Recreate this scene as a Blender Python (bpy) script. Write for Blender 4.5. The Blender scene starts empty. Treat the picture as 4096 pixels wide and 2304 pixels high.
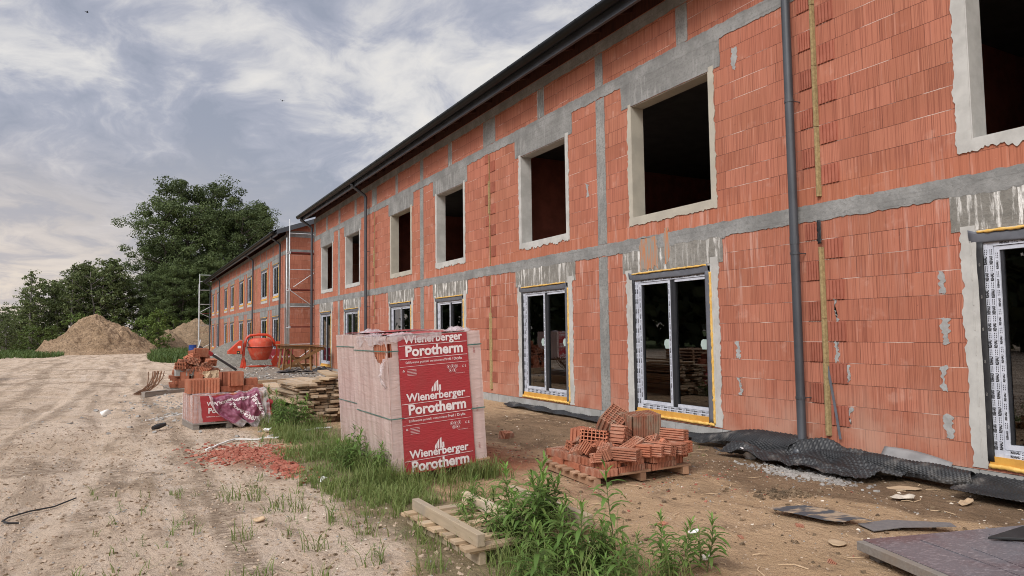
import bpy, math, random
from math import sin, cos, pi, radians, floor, sqrt, exp, atan2
from mathutils import Vector, Matrix, Euler, noise
random.seed(11)
SC = bpy.context.scene
COL = SC.collection
RND = random.Random(5)
def U(a, b): return RND.uniform(a, b)
def nz(x, y, z=0.0): return noise.noise(Vector((x, y, z)))
def fbm(x, y, z=0.0, o=4):
    s = 0; a = 1; f = 1
    for _ in range(o):
        s += a*noise.noise(Vector((x*f, y*f, z*f+3.7*_))); a *= .5; f *= 2.03
    return s
def sst(a, b, x):
    t = min(1, max(0, (x-a)/(b-a))); return t*t*(3-2*t)

# ------------------------------------------------------------------ materials
class Nt:
    def __init__(s, name):
        s.m = bpy.data.materials.new(name); s.m.use_nodes = True
        s.t = s.m.node_tree; s.t.nodes.clear()
        s.out = s.n('ShaderNodeOutputMaterial')
    def n(s, typ, **kw):
        nd = s.t.nodes.new(typ)
        for k, v in kw.items(): setattr(nd, k, v)
        return nd
    def l(s, a, b): s.t.links.new(a, b)
    def set(s, sock, v):
        if isinstance(v, bpy.types.NodeSocket): s.l(v, sock)
        elif isinstance(v, (tuple, list)) and len(v) == 3 and sock.type == 'RGBA': sock.default_value = (*v, 1)
        else: sock.default_value = v
    def co(s, kind='Object'): return s.n('ShaderNodeTexCoord').outputs[kind]
    def xyz(s, v):
        nd = s.n('ShaderNodeSeparateXYZ'); s.l(v, nd.inputs[0]); return nd.outputs
    def cmb(s, x, y, z):
        nd = s.n('ShaderNodeCombineXYZ')
        for i, q in enumerate((x, y, z)): s.set(nd.inputs[i], q)
        return nd.outputs[0]
    def mp(s, v, sc=(1, 1, 1), loc=(0, 0, 0), rot=(0, 0, 0)):
        nd = s.n('ShaderNodeMapping'); s.l(v, nd.inputs[0])
        nd.inputs['Scale'].default_value = sc; nd.inputs['Location'].default_value = loc; nd.inputs['Rotation'].default_value = rot
        return nd.outputs[0]
    def ma(s, op, a, b=0.0, c=0.0, clamp=False):
        nd = s.n('ShaderNodeMath', operation=op, use_clamp=clamp)
        for i, q in enumerate((a, b, c)): s.set(nd.inputs[i], q)
        return nd.outputs[0]
    def noise(s, v, scale=5, detail=4, rough=.55, dist=0.0):
        nd = s.n('ShaderNodeTexNoise'); s.l(v, nd.inputs['Vector'])
        nd.inputs['Scale'].default_value = scale; nd.inputs['Detail'].default_value = detail
        nd.inputs['Roughness'].default_value = rough; nd.inputs['Distortion'].default_value = dist
        return nd.outputs[0]
    def white(s, v):
        nd = s.n('ShaderNodeTexWhiteNoise', noise_dimensions='3D'); s.l(v, nd.inputs['Vector']); return nd.outputs[0]
    def rmp(s, f, *st):
        nd = s.n('ShaderNodeValToRGB'); s.set(nd.inputs[0], f)
        e = nd.color_ramp.elements
        while len(e) < len(st): e.new(.5)
        for i, (p, c) in enumerate(st):
            e[i].position = p
            e[i].color = (c, c, c, 1) if isinstance(c, (int, float)) else (*c, 1)
        return nd.outputs[0]
    def sm(s, f, a, b, lo=0.0, hi=1.0):
        nd = s.n('ShaderNodeMapRange', interpolation_type='SMOOTHSTEP'); s.set(nd.inputs[0], f)
        for i, q in enumerate((a, b, lo, hi)): nd.inputs[i+1].default_value = q
        return nd.outputs[0]
    def mix(s, f, a, b, mode='MIX'):
        nd = s.n('ShaderNodeMix', data_type='RGBA', blend_type=mode)
        s.set(nd.inputs['Factor'] if False else nd.inputs[0], f); s.set(nd.inputs[6], a); s.set(nd.inputs[7], b)
        return nd.outputs[2]
    def bump(s, h, st=.5, d=.01, nrm=None):
        nd = s.n('ShaderNodeBump'); nd.inputs['Strength'].default_value = st; nd.inputs['Distance'].default_value = d
        s.l(h, nd.inputs['Height'])
        if nrm: s.l(nrm, nd.inputs['Normal'])
        return nd.outputs[0]
    def rand(s): return s.n('ShaderNodeObjectInfo').outputs['Random']
    def pr(s, col, rough=.8, metal=0.0, nrm=None, spec=.5, **kw):
        b = s.n('ShaderNodeBsdfPrincipled')
        s.set(b.inputs['Base Color'], col); s.set(b.inputs['Roughness'], rough); s.set(b.inputs['Metallic'], metal)
        s.set(b.inputs['Specular IOR Level'], spec)
        if nrm: s.l(nrm, b.inputs['Normal'])
        for k, v in kw.items(): s.set(b.inputs[k.replace('_', ' ')], v)
        return b.outputs[0]
    def end(s, sh): s.l(sh, s.out.inputs[0]); return s.m
    def mixs(s, f, a, b):
        nd = s.n('ShaderNodeMixShader'); s.set(nd.inputs[0], f); s.l(a, nd.inputs[1]); s.l(b, nd.inputs[2]); return nd.outputs[0]

MATS = {}
def simple(name, c1, c2=None, scale=4, rough=.8, bump=.2, bd=.004, bscale=None, stretch=(1, 1, 1), metal=0.0, ov=.15, lo=.35, hi=.65, spec=.4, dirt=None, detail=6):
    if name in MATS: return MATS[name]
    k = Nt(name); co = k.mp(k.co(), stretch)
    c2 = c2 or tuple(min(1, x*.75) for x in c1)
    nn = k.noise(co, scale, detail, .6)
    col = k.mix(k.sm(nn, lo, hi), c1, c2)
    if ov:
        hs = k.n('ShaderNodeHueSaturation'); k.l(col, hs.inputs['Color'])
        k.l(k.ma('MULTIPLY_ADD', k.rand(), 2*ov, 1-ov), hs.inputs['Value']); col = hs.outputs[0]
    if dirt:
        col = k.mix(k.sm(k.noise(k.co(), dirt[1], 5, .65), dirt[2], dirt[3]), col, dirt[0])
    nb = k.noise(co, bscale or scale*5, 5, .65)
    MATS[name] = k.end(k.pr(col, rough, metal, k.bump(nb, bump, bd) if bump else None, spec))
    return MATS[name]

# ------------------------------------------------------------------ mesh builder
class MB:
    def __init__(s, T=None): s.v = []; s.f = []; s.m = []; s.mi = 0; s.T = T
    def add(s, vs, fs):
        o = len(s.v)
        if s.T is not None: vs = [tuple(s.T @ Vector(q)) for q in vs]
        s.v += [tuple(q) for q in vs]
        s.f += [tuple(i+o for i in f) for f in fs]; s.m += [s.mi]*len(fs)
        return s
    def box(s, x0, y0, z0, x1, y1, z1, M=None):
        if x0 > x1: x0, x1 = x1, x0
        if y0 > y1: y0, y1 = y1, y0
        if z0 > z1: z0, z1 = z1, z0
        vs = [(x, y, z) for z in (z0, z1) for y in (y0, y1) for x in (x0, x1)]
        if M is not None: vs = [tuple(M @ Vector(q)) for q in vs]
        return s.add(vs, [(0, 2, 3, 1), (4, 5, 7, 6), (0, 1, 5, 4), (2, 6, 7, 3), (0, 4, 6, 2), (1, 3, 7, 5)])
    def quad(s, a, b, c, d): return s.add([a, b, c, d], [(0, 1, 2, 3)])
    def prism(s, poly, d0, d1, fn):
        """poly: 2D outline; fn(u, v, d) -> 3D point; closed prism between depths d0, d1"""
        n = len(poly)
        vs = [fn(u, v, d0) for u, v in poly]+[fn(u, v, d1) for u, v in poly]
        fs = [tuple(range(n))[::-1], tuple(range(n, 2*n))]+[(i, (i+1) % n, n+(i+1) % n, n+i) for i in range(n)]
        return s.add(vs, fs)
    def tube(s, pts, r, n=8, cap=True):
        pts = [Vector(p) for p in pts]; N = len(pts)
        rs = r if isinstance(r, (list, tuple)) else [r]*N
        vs = []; prev = None
        for i, p in enumerate(pts):
            t = (pts[min(i+1, N-1)]-pts[max(i-1, 0)]).normalized()
            if prev is None: a = t.orthogonal().normalized()
            else: a = (prev-t*prev.dot(t)).normalized()
            prev = a; b = t.cross(a)
            vs += [tuple(p+rs[i]*(cos(2*pi*k/n)*a+sin(2*pi*k/n)*b)) for k in range(n)]
        fs = [(i*n+k, i*n+(k+1) % n, (i+1)*n+(k+1) % n, (i+1)*n+k) for i in range(N-1) for k in range(n)]
        if cap: fs += [tuple(range(n))[::-1], tuple(range((N-1)*n, N*n))]
        return s.add(vs, fs)
    def lathe(s, prof, n=24, c=(0, 0, 0), M=None):
        vs = []
        for r, z in prof:
            for k in range(n):
                q = Vector((r*cos(2*pi*k/n), r*sin(2*pi*k/n), z))
                if M is not None: q = M @ q
                vs.append((q[0]+c[0], q[1]+c[1], q[2]+c[2]))
        fs = [(i*n+k, i*n+(k+1) % n, (i+1)*n+(k+1) % n, (i+1)*n+k) for i in range(len(prof)-1) for k in range(n)]
        fs += [tuple(range(n))[::-1], tuple(range((len(prof)-1)*n, len(prof)*n))]
        return s.add(vs, fs)
    def grid(s, fn, nu, nv, skip=None):
        vs = [fn(i/nu, j/nv) for j in range(nv+1) for i in range(nu+1)]
        fs = [(j*(nu+1)+i, j*(nu+1)+i+1, (j+1)*(nu+1)+i+1, (j+1)*(nu+1)+i) for j in range(nv) for i in range(nu)
              if not (skip and skip((i+.5)/nu, (j+.5)/nv))]
        return s.add(vs, fs)
    def build(s, name, mat, parent=None, smooth=False, world=False, bevel=0, loc=None, rot=None, solid=0):
        vs = s.v
        if world and parent is not None:
            Mi = WM[parent.name].inverted(); vs = [tuple(Mi @ Vector(q)) for q in vs]
        if world and loc is not None:
            vs = [(q[0]-loc[0], q[1]-loc[1], q[2]-loc[2]) for q in vs]
        me = bpy.data.meshes.new(name); me.from_pydata(vs, [], s.f)
        for mm in (mat if isinstance(mat, (list, tuple)) else [mat]): me.materials.append(mm)
        if isinstance(mat, (list, tuple)): me.polygons.foreach_set('material_index', s.m)
        if smooth: me.polygons.foreach_set('use_smooth', [True]*len(me.polygons))
        me.update()
        o = bpy.data.objects.new(name, me); COL.objects.link(o)
        if parent is not None: o.parent = parent
        if loc is not None: o.location = loc
        if rot is not None: o.rotation_euler = rot
        WM[o.name] = WM[parent.name] if (parent is not None and loc is None) else Matrix.LocRotScale(Vector(loc or (0, 0, 0)), Euler(rot or (0, 0, 0)), None)
        if solid:
            md = o.modifiers.new('thickness', 'SOLIDIFY'); md.thickness = solid
        if bevel:
            md = o.modifiers.new('edges', 'BEVEL'); md.width = bevel; md.segments = 2; md.limit_method = 'ANGLE'
        return o
WM = {}
def tag(o, label, cat, group=None, kind=None):
    if label: o['label'] = label
    if cat: o['category'] = cat
    if group: o['group'] = group
    if kind: o['kind'] = kind
    return o
def thing(name, label, cat, loc=(0, 0, 0), rot=(0, 0, 0), group=None):
    o = bpy.data.objects.new(name, None); COL.objects.link(o); o.empty_display_size = .2
    o.location = loc; o.rotation_euler = rot
    WM[o.name] = Matrix.LocRotScale(Vector(loc), Euler(rot), None)
    return tag(o, label, cat, group)
def dup(o, loc=None, rot=None, scale=None, label=None, group=None, cat=None):
    c = o.copy(); COL.objects.link(c)
    WM[c.name] = Matrix.LocRotScale(Vector(loc or o.location), Euler(rot or o.rotation_euler), None)
    for ch in list(o.children):
        d = ch.copy(); COL.objects.link(d); d.parent = c
        for g in ch.children:
            e = g.copy(); COL.objects.link(e); e.parent = d
    if loc is not None: c.location = loc
    if rot is not None: c.rotation_euler = rot
    if scale is not None: c.scale = scale if isinstance(scale, (tuple, list)) else (scale,)*3
    if label: c['label'] = label
    if cat: c['category'] = cat
    if group: c['group'] = group
    return c
def stroke_text(body, size=1.0, bold=0.0, align='CENTER'):
    """lettering as plain vertices and faces in the xy plane"""
    cu = bpy.data.curves.new('lettering', 'FONT'); cu.body = body; cu.size = size; cu.align_x = align; cu.align_y = 'CENTER'
    cu.offset = bold; cu.resolution_u = 3; cu.fill_mode = 'FRONT' if hasattr(cu, 'fill_mode') else 'BOTH'
    ob = bpy.data.objects.new('lettering', cu); COL.objects.link(ob)
    me = bpy.data.meshes.new_from_object(ob.evaluated_get(bpy.context.evaluated_depsgraph_get()))
    vs = [tuple(v.co) for v in me.vertices]; fs = [tuple(p.vertices) for p in me.polygons]
    bpy.data.objects.remove(ob); bpy.data.curves.remove(cu); bpy.data.meshes.remove(me)
    return vs, fs
def fit_text(body, width, bold=0.0):
    vs, fs = stroke_text(body, 1.0, bold)
    x0 = min(v[0] for v in vs); x1 = max(v[0] for v in vs); k = width/(x1-x0); c = (x0+x1)/2
    return [((v[0]-c)*k, v[1]*k, 0) for v in vs], fs
# ------------------------------------------------------------------ lettering (made while the scene is still small)
TXT = {}
for key, body, w, b in [('brand', 'Wienerberger', .72, .026), ('prod', 'Porotherm', .70, .034), ('sub', 'Szlifowane pustaki ceramiczne', .46, .0), ('sub2', 'Profi / Dryfix', .22, .012),
                        ('ce', 'C E', .052, .0), ('frame', 'REHAU', .085, .05), ('iso', 'ISO', .03, .01), ('www', 'www.wienerberger.pl', .12, .0), ('date', '2021', .05, 0)]:
    TXT[key] = fit_text(body, w, b)

# ------------------------------------------------------------------ camera
cam = bpy.data.cameras.new('camera'); cam.lens = 2761.8/4096*36; cam.sensor_width = 36; cam.clip_end = 3000; cam.clip_start = .05
co = bpy.data.objects.new('camera', cam); COL.objects.link(co); SC.camera = co
yaw, pit, rol = radians(29.144), radians(3.564), radians(-.7656)
fw = Vector((sin(yaw)*cos(pit), cos(yaw)*cos(pit), sin(pit))); ri = Vector((cos(yaw), -sin(yaw), 0)); up = ri.cross(fw)
r2 = cos(rol)*ri+sin(rol)*up; u2 = -sin(rol)*ri+cos(rol)*up
co.matrix_world = Matrix((r2, u2, -fw)).transposed().to_4x4(); co.location = (0, 0, 1.65)

# ------------------------------------------------------------------ light
SUNDIR = Vector((-.80, -.42, .80)).normalized()      # towards the sun, behind thin cloud
sun = bpy.data.lights.new('sun', 'SUN'); sun.energy = 1.5; sun.angle = radians(17); sun.color = (1, .97, .92)
so = bpy.data.objects.new('sun', sun); COL.objects.link(so)
so.rotation_euler = SUNDIR.to_track_quat('Z', 'Y').to_euler(); so.location = (-20, -10, 30)

w = bpy.data.worlds.new('World'); SC.world = w; w.use_nodes = True
W_ = Nt.__new__(Nt); W_.t = w.node_tree; W_.t.nodes.clear()
wo = W_.n('ShaderNodeOutputWorld'); bg = W_.n('ShaderNodeBackground'); W_.l(bg.outputs[0], wo.inputs[0])
sky = W_.n('ShaderNodeTexSky'); sky.sky_type = 'NISHITA'; sky.sun_disc = False
sky.sun_elevation = math.asin(SUNDIR.z); sky.sun_rotation = atan2(SUNDIR.x, SUNDIR.y); sky.air_density = 1.2; sky.dust_density = 2
d = W_.co('Generated'); dx, dy, dz = W_.xyz(d)
zz = W_.ma('MAXIMUM', W_.ma('ADD', dz, .17), .05)
px = W_.ma('DIVIDE', dx, zz); py = W_.ma('DIVIDE', dy, zz)
pl = W_.cmb(px, py, 0.0)
def lobe(v, lo, hi):
    v = Vector(v).normalized(); nd = W_.n('ShaderNodeVectorMath', operation='DOT_PRODUCT'); W_.l(d, nd.inputs[0]); nd.inputs[1].default_value = v
    return W_.sm(nd.outputs['Value'], lo, hi)
dist = W_.n('ShaderNodeVectorMath', operation='ADD'); W_.l(pl, dist.inputs[0])
wn = W_.n('ShaderNodeTexNoise'); W_.l(pl, wn.inputs['Vector']); wn.inputs['Scale'].default_value = 1.4; wn.inputs['Detail'].default_value = 3
wsc = W_.n('ShaderNodeVectorMath', operation='SCALE'); W_.l(wn.outputs['Color'], wsc.inputs[0]); wsc.inputs['Scale'].default_value = .55; W_.l(wsc.outputs[0], dist.inputs[1])
pw = dist.outputs[0]
n1 = W_.noise(W_.mp(pw, (1.0, .62, 1), (1.3, .4, 0), (0, 0, .35)), 1.7, 10, .58, .3)
n2 = W_.noise(W_.mp(pw, (1.0, .7, 1), (5.2, 2.4, 0), (0, 0, -.2)), 4.6, 9, .62, .3)
n3 = W_.noise(W_.mp(pl, (.5, .5, 1), (9.1, 4.4, 0)), .7, 2, .5)
val = W_.ma('ADD', W_.ma('MULTIPLY', n1, .64), W_.ma('ADD', W_.ma('MULTIPLY', n2, .45), W_.ma('MULTIPLY', n3, .14)))
bright = W_.ma('ADD', val, W_.ma('MULTIPLY', lobe((.42, .82, .39), .93, .998), .055))
bright = W_.ma('SUBTRACT', bright, W_.ma('MULTIPLY', lobe((-.05, .965, .255), .978, .9995), .085))
bright = W_.ma('SUBTRACT', bright, W_.ma('MULTIPLY', W_.sm(dz, .30, .16), .045))
bright = W_.ma('SUBTRACT', bright, W_.ma('MULTIPLY', lobe((.19, .945, .26), .983, .9995), .05))
bright = W_.ma('ADD', bright, W_.ma('MULTIPLY', lobe((-.02, .91, .41), .975, .999), .04))
cl = W_.rmp(bright, (.50, (.37, .40, .49)), (.575, (.46, .48, .57)), (.62, (.59, .595, .655)), (.655, (.73, .72, .735)), (.71, (.86, .835, .815)), (.79, (.99, .94, .87)))
hz = W_.sm(dz, .30, .02)
warmh = W_.mix(W_.sm(n2, .35, .60), (.64, .58, .58), (.92, .79, .68))
cl = W_.mix(W_.ma('MULTIPLY', hz, W_.sm(W_.ma('ADD', dx, W_.ma('MULTIPLY', n1, .3)), .55, -.05)), cl, warmh)
# brighter cloud round the hidden sun, behind the camera
glow = W_.ma('MULTIPLY_ADD', lobe(SUNDIR, .2, .95), 1.9, 1.0)
cl = W_.mix(1.0, cl, W_.cmb(glow, glow, glow), 'MULTIPLY')
cl10 = W_.n('ShaderNodeVectorMath', operation='SCALE'); W_.l(cl, cl10.inputs[0]); cl10.inputs['Scale'].default_value = 6.2
W_.l(W_.mix(.93, sky.outputs[0], cl10.outputs[0]), bg.inputs[0]); bg.inputs[1].default_value = .1
SC.view_settings.view_transform = 'Standard'; SC.view_settings.look = 'None'; SC.view_settings.gamma = 1; SC.view_settings.exposure = .55
SC.render.engine = 'CYCLES'; SC.cycles.use_denoising = True; SC.cycles.denoiser = 'OPENIMAGEDENOISE'; SC.cycles.denoising_input_passes = 'RGB_ALBEDO_NORMAL'; SC.cycles.denoising_prefilter = 'NONE'; SC.cycles.filter_width = 1.0; SC.cycles.use_adaptive_sampling = False; SC.cycles.sample_clamp_indirect = .5

# ------------------------------------------------------------------ materials
def brick_wall():
    k = Nt('hollow_block_wall'); x, y, z = k.xyz(k.co())
    u = k.ma('ADD', x, y)
    zsh = k.ma('SUBTRACT', z, k.ma('MULTIPLY_ADD', k.ma('GREATER_THAN', z, 3.1), .168, .1695))
    rz = k.ma('DIVIDE', zsh, .2585); row = k.ma('FLOOR', rz); fz = k.ma('FRACT', rz)
    off = k.white(k.cmb(row, 3.3, 1.7))
    uu = k.ma('DIVIDE', k.ma('ADD', u, k.ma('MULTIPLY', k.ma('ADD', k.ma('MULTIPLY', k.ma('FLOORED_MODULO', row, 2.0), .5), k.ma('MULTIPLY', off, .22)), .374)), .374)
    col_i = k.ma('FLOOR', uu); fu = k.ma('FRACT', uu)
    rnd = k.white(k.cmb(col_i, row, .5)); rnd2 = k.white(k.cmb(col_i, row, 7.5))
    base = k.mix(rnd, (.335, .121, .070), (.425, .168, .102))
    base = k.mix(k.ma('MULTIPLY', k.sm(rnd2, .82, .97), .35), base, (.51, .20, .13))
    big = k.noise(k.cmb(u, z, 0.0), .55, 4, .6)
    base = k.mix(k.sm(big, .3, .7, 0, .5), base, (.50, .175, .115))
    grp = k.noise(k.cmb(k.ma('MULTIPLY', u, 76), k.ma('MULTIPLY', row, 9.7), 0.0), 1.0, 2, .6)
    grv = k.sm(grp, .52, .38)
    base = k.mix(k.ma('MULTIPLY', grv, .58), base, (.19, .055, .035))
    st = k.noise(k.cmb(k.ma('MULTIPLY', u, 21), k.ma('MULTIPLY_ADD', row, 5.1, k.ma('MULTIPLY', z, .7)), 2.0), 1.0, 3, .6)
    base = k.mix(k.ma('MULTIPLY', k.sm(st, .58, .74), .42), base, (.60, .30, .22))
    # joints
    ej = k.ma('MULTIPLY', k.ma('MINIMUM', fu, k.ma('SUBTRACT', 1.0, fu)), .374)
    eb = k.ma('MULTIPLY', k.ma('MINIMUM', fz, k.ma('SUBTRACT', 1.0, fz)), .2585)
    jw = k.ma('MULTIPLY', k.ma('LESS_THAN', ej, .0030), k.sm(rnd2, .35, .75))
    wig = k.noise(k.cmb(k.ma('MULTIPLY', u, 9), row, 4.0), 1.0, 3, .7)
    bw = k.ma('LESS_THAN', eb, k.ma('MULTIPLY_ADD', k.sm(wig, .5, .8), .007, .0032))
    base = k.mix(k.ma('MULTIPLY', jw, .75), base, (.07, .022, .016))
    mort = k.noise(k.cmb(k.ma('MULTIPLY', u, 1.1), k.ma('ROUND', rz), 6.0), 1.0, 3, .6)
    base = k.mix(k.ma('MULTIPLY', bw, .8), base, k.mix(k.sm(mort, .50, .58), (.085, .03, .022), (.62, .52, .46)))
    # lime streaks under the slab and in the first course over it, and dust at the foot
    dn = k.noise(k.cmb(k.ma('MULTIPLY', u, 9), k.ma('MULTIPLY', z, .8), 1.0), 1.0, 5, .65)
    patch = k.noise(k.cmb(u, 0.0, 3.0), .45, 2, .5)
    zl = k.ma('MULTIPLY', k.ma('LESS_THAN', z, 3.05), k.sm(z, 1.6, 2.95))
    zu = k.ma('MULTIPLY', k.ma('GREATER_THAN', z, 3.1), k.sm(z, 3.62, 3.40))
    lime = k.ma('MULTIPLY', k.sm(dn, .50, .68), k.ma('MULTIPLY', k.ma('ADD', zl, k.ma('MULTIPLY', zu, .8)), k.sm(patch, .33, .52)))
    base = k.mix(k.ma('MULTIPLY', lime, .75), base, (.62, .43, .37))
    wisp = k.noise(k.cmb(k.ma('MULTIPLY', u, 2.2), k.ma('MULTIPLY', z, 2.6), 11.0), 1.0, 5, .6)
    base = k.mix(k.ma('MULTIPLY', k.ma('MULTIPLY', k.sm(wisp, .58, .72), k.sm(st, .35, .6)), .38), base, (.60, .36, .28))
    chip = k.noise(k.cmb(k.ma('MULTIPLY', u, 7), k.ma('MULTIPLY', z, 11), 14.0), 1.0, 4, .6)
    base = k.mix(k.ma('MULTIPLY', k.sm(chip, .70, .74), .6), base, (.14, .05, .035))
    base = k.mix(k.ma('MULTIPLY', zu, .3), base, (.44, .145, .07))
    foot = k.ma('MULTIPLY', k.sm(z, 1.3, .2), k.sm(k.noise(k.cmb(k.ma('MULTIPLY', u, 2), k.ma('MULTIPLY', z, 1.5), 8.0), 1.0, 4, .6), .35, .7))
    base = k.mix(k.ma('MULTIPLY', foot, .55), base, (.50, .31, .23))
    spk = k.noise(k.cmb(u, z, 2.0), 38, 3, .6)
    base = k.mix(k.ma('MULTIPLY', k.sm(spk, .70, .76), .4), base, (.62, .40, .32))
    hgt = k.ma('SUBTRACT', k.ma('SUBTRACT', k.ma('MULTIPLY', grp, .5), k.ma('MULTIPLY', jw, .6)), k.ma('MULTIPLY', bw, .5))
    return k.end(k.pr(base, .82, 0, k.bump(hgt, .55, .012), .3))
M_BW = brick_wall()
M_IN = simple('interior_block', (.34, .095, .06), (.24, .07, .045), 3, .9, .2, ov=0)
def concrete(name, a, b, lime=.0, orange=0):
    k = Nt(name); co = k.co(); x, y, z = k.xyz(co); u = k.ma('ADD', x, y)
    n = k.noise(co, 1.6, 7, .65); nf = k.noise(co, 22, 5, .7)
    col = k.mix(k.sm(n, .32, .68), a, b)
    col = k.mix(k.sm(nf, .45, .72, 0, .7), col, tuple(q*.55 for q in a))
    brd = k.noise(k.cmb(k.ma('MULTIPLY', u, .7), k.ma('MULTIPLY', z, 26), 0.0), 1.0, 3, .6)
    col = k.mix(k.sm(brd, .5, .75, 0, .35), col, tuple(q*.6 for q in b))
    fl = k.noise(k.cmb(k.ma('MULTIPLY', u, .35), k.ma('MULTIPLY', z, 60), 9.0), 1.0, 2, .7)
    col = k.mix(k.sm(fl, .64, .74, 0, .5), col, tuple(q*.4 for q in b))
    pit = k.noise(co, 55, 2, .6); col = k.mix(k.sm(pit, .68, .74, 0, .7), col, tuple(q*.35 for q in b))
    if lime:
        dn = k.noise(k.cmb(k.ma('MULTIPLY', u, 10), k.ma('MULTIPLY', z, 1.1), 1.0), 1.0, 6, .7)
        pt = k.noise(k.cmb(u, 0.0, 3.0), .8, 3, .5)
        col = k.mix(k.ma('MULTIPLY', k.ma('MULTIPLY', k.sm(dn, .50, .60), k.sm(pt, .38, .55)), lime), col, (.78, .76, .72))
    return k.end(k.pr(col, .9, 0, k.bump(k.ma('ADD', nf, k.ma('MULTIPLY', n, 1.5)), .8, .012), .25))
M_CON = concrete('cast_concrete', (.315, .312, .30), (.185, .184, .176), .0)
M_LIN = concrete('lintel_concrete', (.275, .262, .235), (.185, .174, .152), 1.0)
M_LINU = concrete('upper_lintel_concrete', (.28, .278, .265), (.18, .178, .17), .15)
M_COL = concrete('column_concrete', (.20, .20, .19), (.31, .305, .285), .35)
M_PLA = simple('grey_plaster', (.50, .49, .46), (.40, .39, .365), 3, .88, .35, .006, 14, ov=0)
M_PLB = simple('beige_plaster', (.45, .415, .34), (.38, .35, .29), 2.5, .9, .3, .006, 14, ov=0)
M_FND = simple('foundation_block', (.36, .355, .345), (.27, .265, .25), 3, .9, .4, .006, 20, ov=.06)
M_FOAM = simple('yellow_foam', (.74, .48, .14), (.62, .36, .08), 18, .75, .5, .008, 30, ov=0)
M_SILLF = simple('ochre_foam_board', (.62, .33, .06), (.52, .26, .05), 6, .8, .2, ov=0)
M_TAPE = simple('slate_tape', (.13, .135, .155), (.10, .105, .12), 5, .55, .3, .004, 9, ov=0)
M_BLK = simple('black_membrane', (.018, .018, .02), (.03, .03, .032), 6, .5, .2, ov=0)
M_FILMW = simple('white_frame_film', (.56, .58, .64), (.47, .49, .55), 9, .4, .15, .002, ov=0)
M_DARKF = simple('anthracite_profile', (.022, .024, .028), (.03, .031, .035), 8, .4, 0, ov=0)
M_INK = simple('black_ink', (.02, .02, .024), None, 4, .6, 0, ov=0)
M_STICK = simple('pale_sticker', (.42, .50, .47), (.36, .44, .41), 4, .5, 0, ov=0)
M_METAL = simple('anthracite_metal', (.040, .045, .053), (.055, .06, .07), 2, .38, .05, ov=0, spec=.6)
M_GUT = simple('black_gutter', (.004, .0045, .005), (.007, .0075, .008), 2, .34, .04, ov=0, spec=.16)
M_ROOF = simple('dark_roof_sheet', (.030, .033, .036), (.045, .046, .048), 2, .45, .1, ov=0)
M_RAFT = simple('stained_rafter', (.085, .026, .015), (.05, .016, .01), 3, .8, .3, stretch=(1, 6, 1))
M_WOOL = simple('mineral_wool', (.36, .27, .13), (.26, .19, .09), 30, .95, .8, .01, 60, ov=.1)
M_ORST = simple('orange_render_stain', (.46, .19, .085), (.28, .255, .22), 3, .85, .2, stretch=(1, 9, .7), ov=0, lo=.42, hi=.56)
M_GEND = simple('grooved_block_end', (.37, .125, .08), (.32, .10, .062), 6, .85, .2, ov=.12)
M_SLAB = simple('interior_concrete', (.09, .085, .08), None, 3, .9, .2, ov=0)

def glass():
    k = Nt('window_glass'); g = k.n('ShaderNodeBsdfGlossy'); g.inputs['Roughness'].default_value = .012; g.inputs['Color'].default_value = (.95, .97, 1, 1)
    t = k.n('ShaderNodeBsdfTransparent'); t.inputs['Color'].default_value = (.40, .43, .42, 1)
    fr = k.n('ShaderNodeFresnel'); fr.inputs['IOR'].default_value = 1.55
    wv = k.bump(k.noise(k.co(), 1.3, 1, .4), .02, .05)
    k.l(wv, g.inputs['Normal'])
    return k.end(k.mixs(k.ma('MULTIPLY_ADD', fr.outputs[0], 1.1, .07, True), t.outputs[0], g.outputs[0]))
M_GLASS = glass()

def terra(name, a, b, dirt=None):
    k = Nt(name); co = k.co(); n = k.noise(co, 7, 5, .6)
    col = k.mix(k.sm(n, .3, .7), a, b)
    hs = k.n('ShaderNodeHueSaturation'); k.l(col, hs.inputs['Color']); k.l(k.ma('MULTIPLY_ADD', k.rand(), .4, .8), hs.inputs['Value']); col = hs.outputs[0]
    if dirt: col = k.mix(k.sm(k.noise(k.mp(co, (1, 1, .5)), 9, 5, .65), dirt[1], dirt[2]), col, dirt[0])
    nf = k.noise(co, 90, 3, .7)
    return k.end(k.pr(col, .85, 0, k.bump(nf, .35, .003), .25))
M_TER = terra('terracotta', (.42, .165, .10), (.36, .13, .075))
M_TERP = terra('terracotta_bright', (.43, .165, .095), (.36, .13, .075), ((.44, .25, .17), .5, .8))
M_TERD = terra('dirty_terracotta', (.30, .13, .08), (.27, .10, .06), ((.28, .22, .16), .42, .68))
M_DUSTY = terra('dusty_terracotta', (.42, .19, .12), (.37, .14, .085), ((.46, .33, .25), .45, .75))
def wood(name, a, b, c, sx=(1, 14, 14)):
    k = Nt(name); co = k.co()
    jit = k.n('ShaderNodeVectorMath', operation='ADD'); k.l(co, jit.inputs[0]); k.l(k.cmb(k.ma('MULTIPLY', k.rand(), 17.0), k.ma('MULTIPLY', k.rand(), 5.0), 0.0), jit.inputs[1])
    v = k.mp(jit.outputs[0], sx)
    n = k.noise(v, 3, 6, .65, .4); n2 = k.noise(jit.outputs[0], 2.5, 4, .6)
    col = k.mix(k.sm(n, .3, .7), a, b); col = k.mix(k.sm(n2, .48, .72, 0, .8), col, c)
    hs = k.n('ShaderNodeHueSaturation'); k.l(col, hs.inputs['Color']); k.l(k.ma('MULTIPLY_ADD', k.rand(), .45, .78), hs.inputs['Value'])
    return k.end(k.pr(hs.outputs[0], .85, 0, k.bump(n, .4, .003), .25))
M_WX = wood('pale_timber_along_x', (.46, .34, .22), (.38, .27, .17), (.33, .27, .20))
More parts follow.
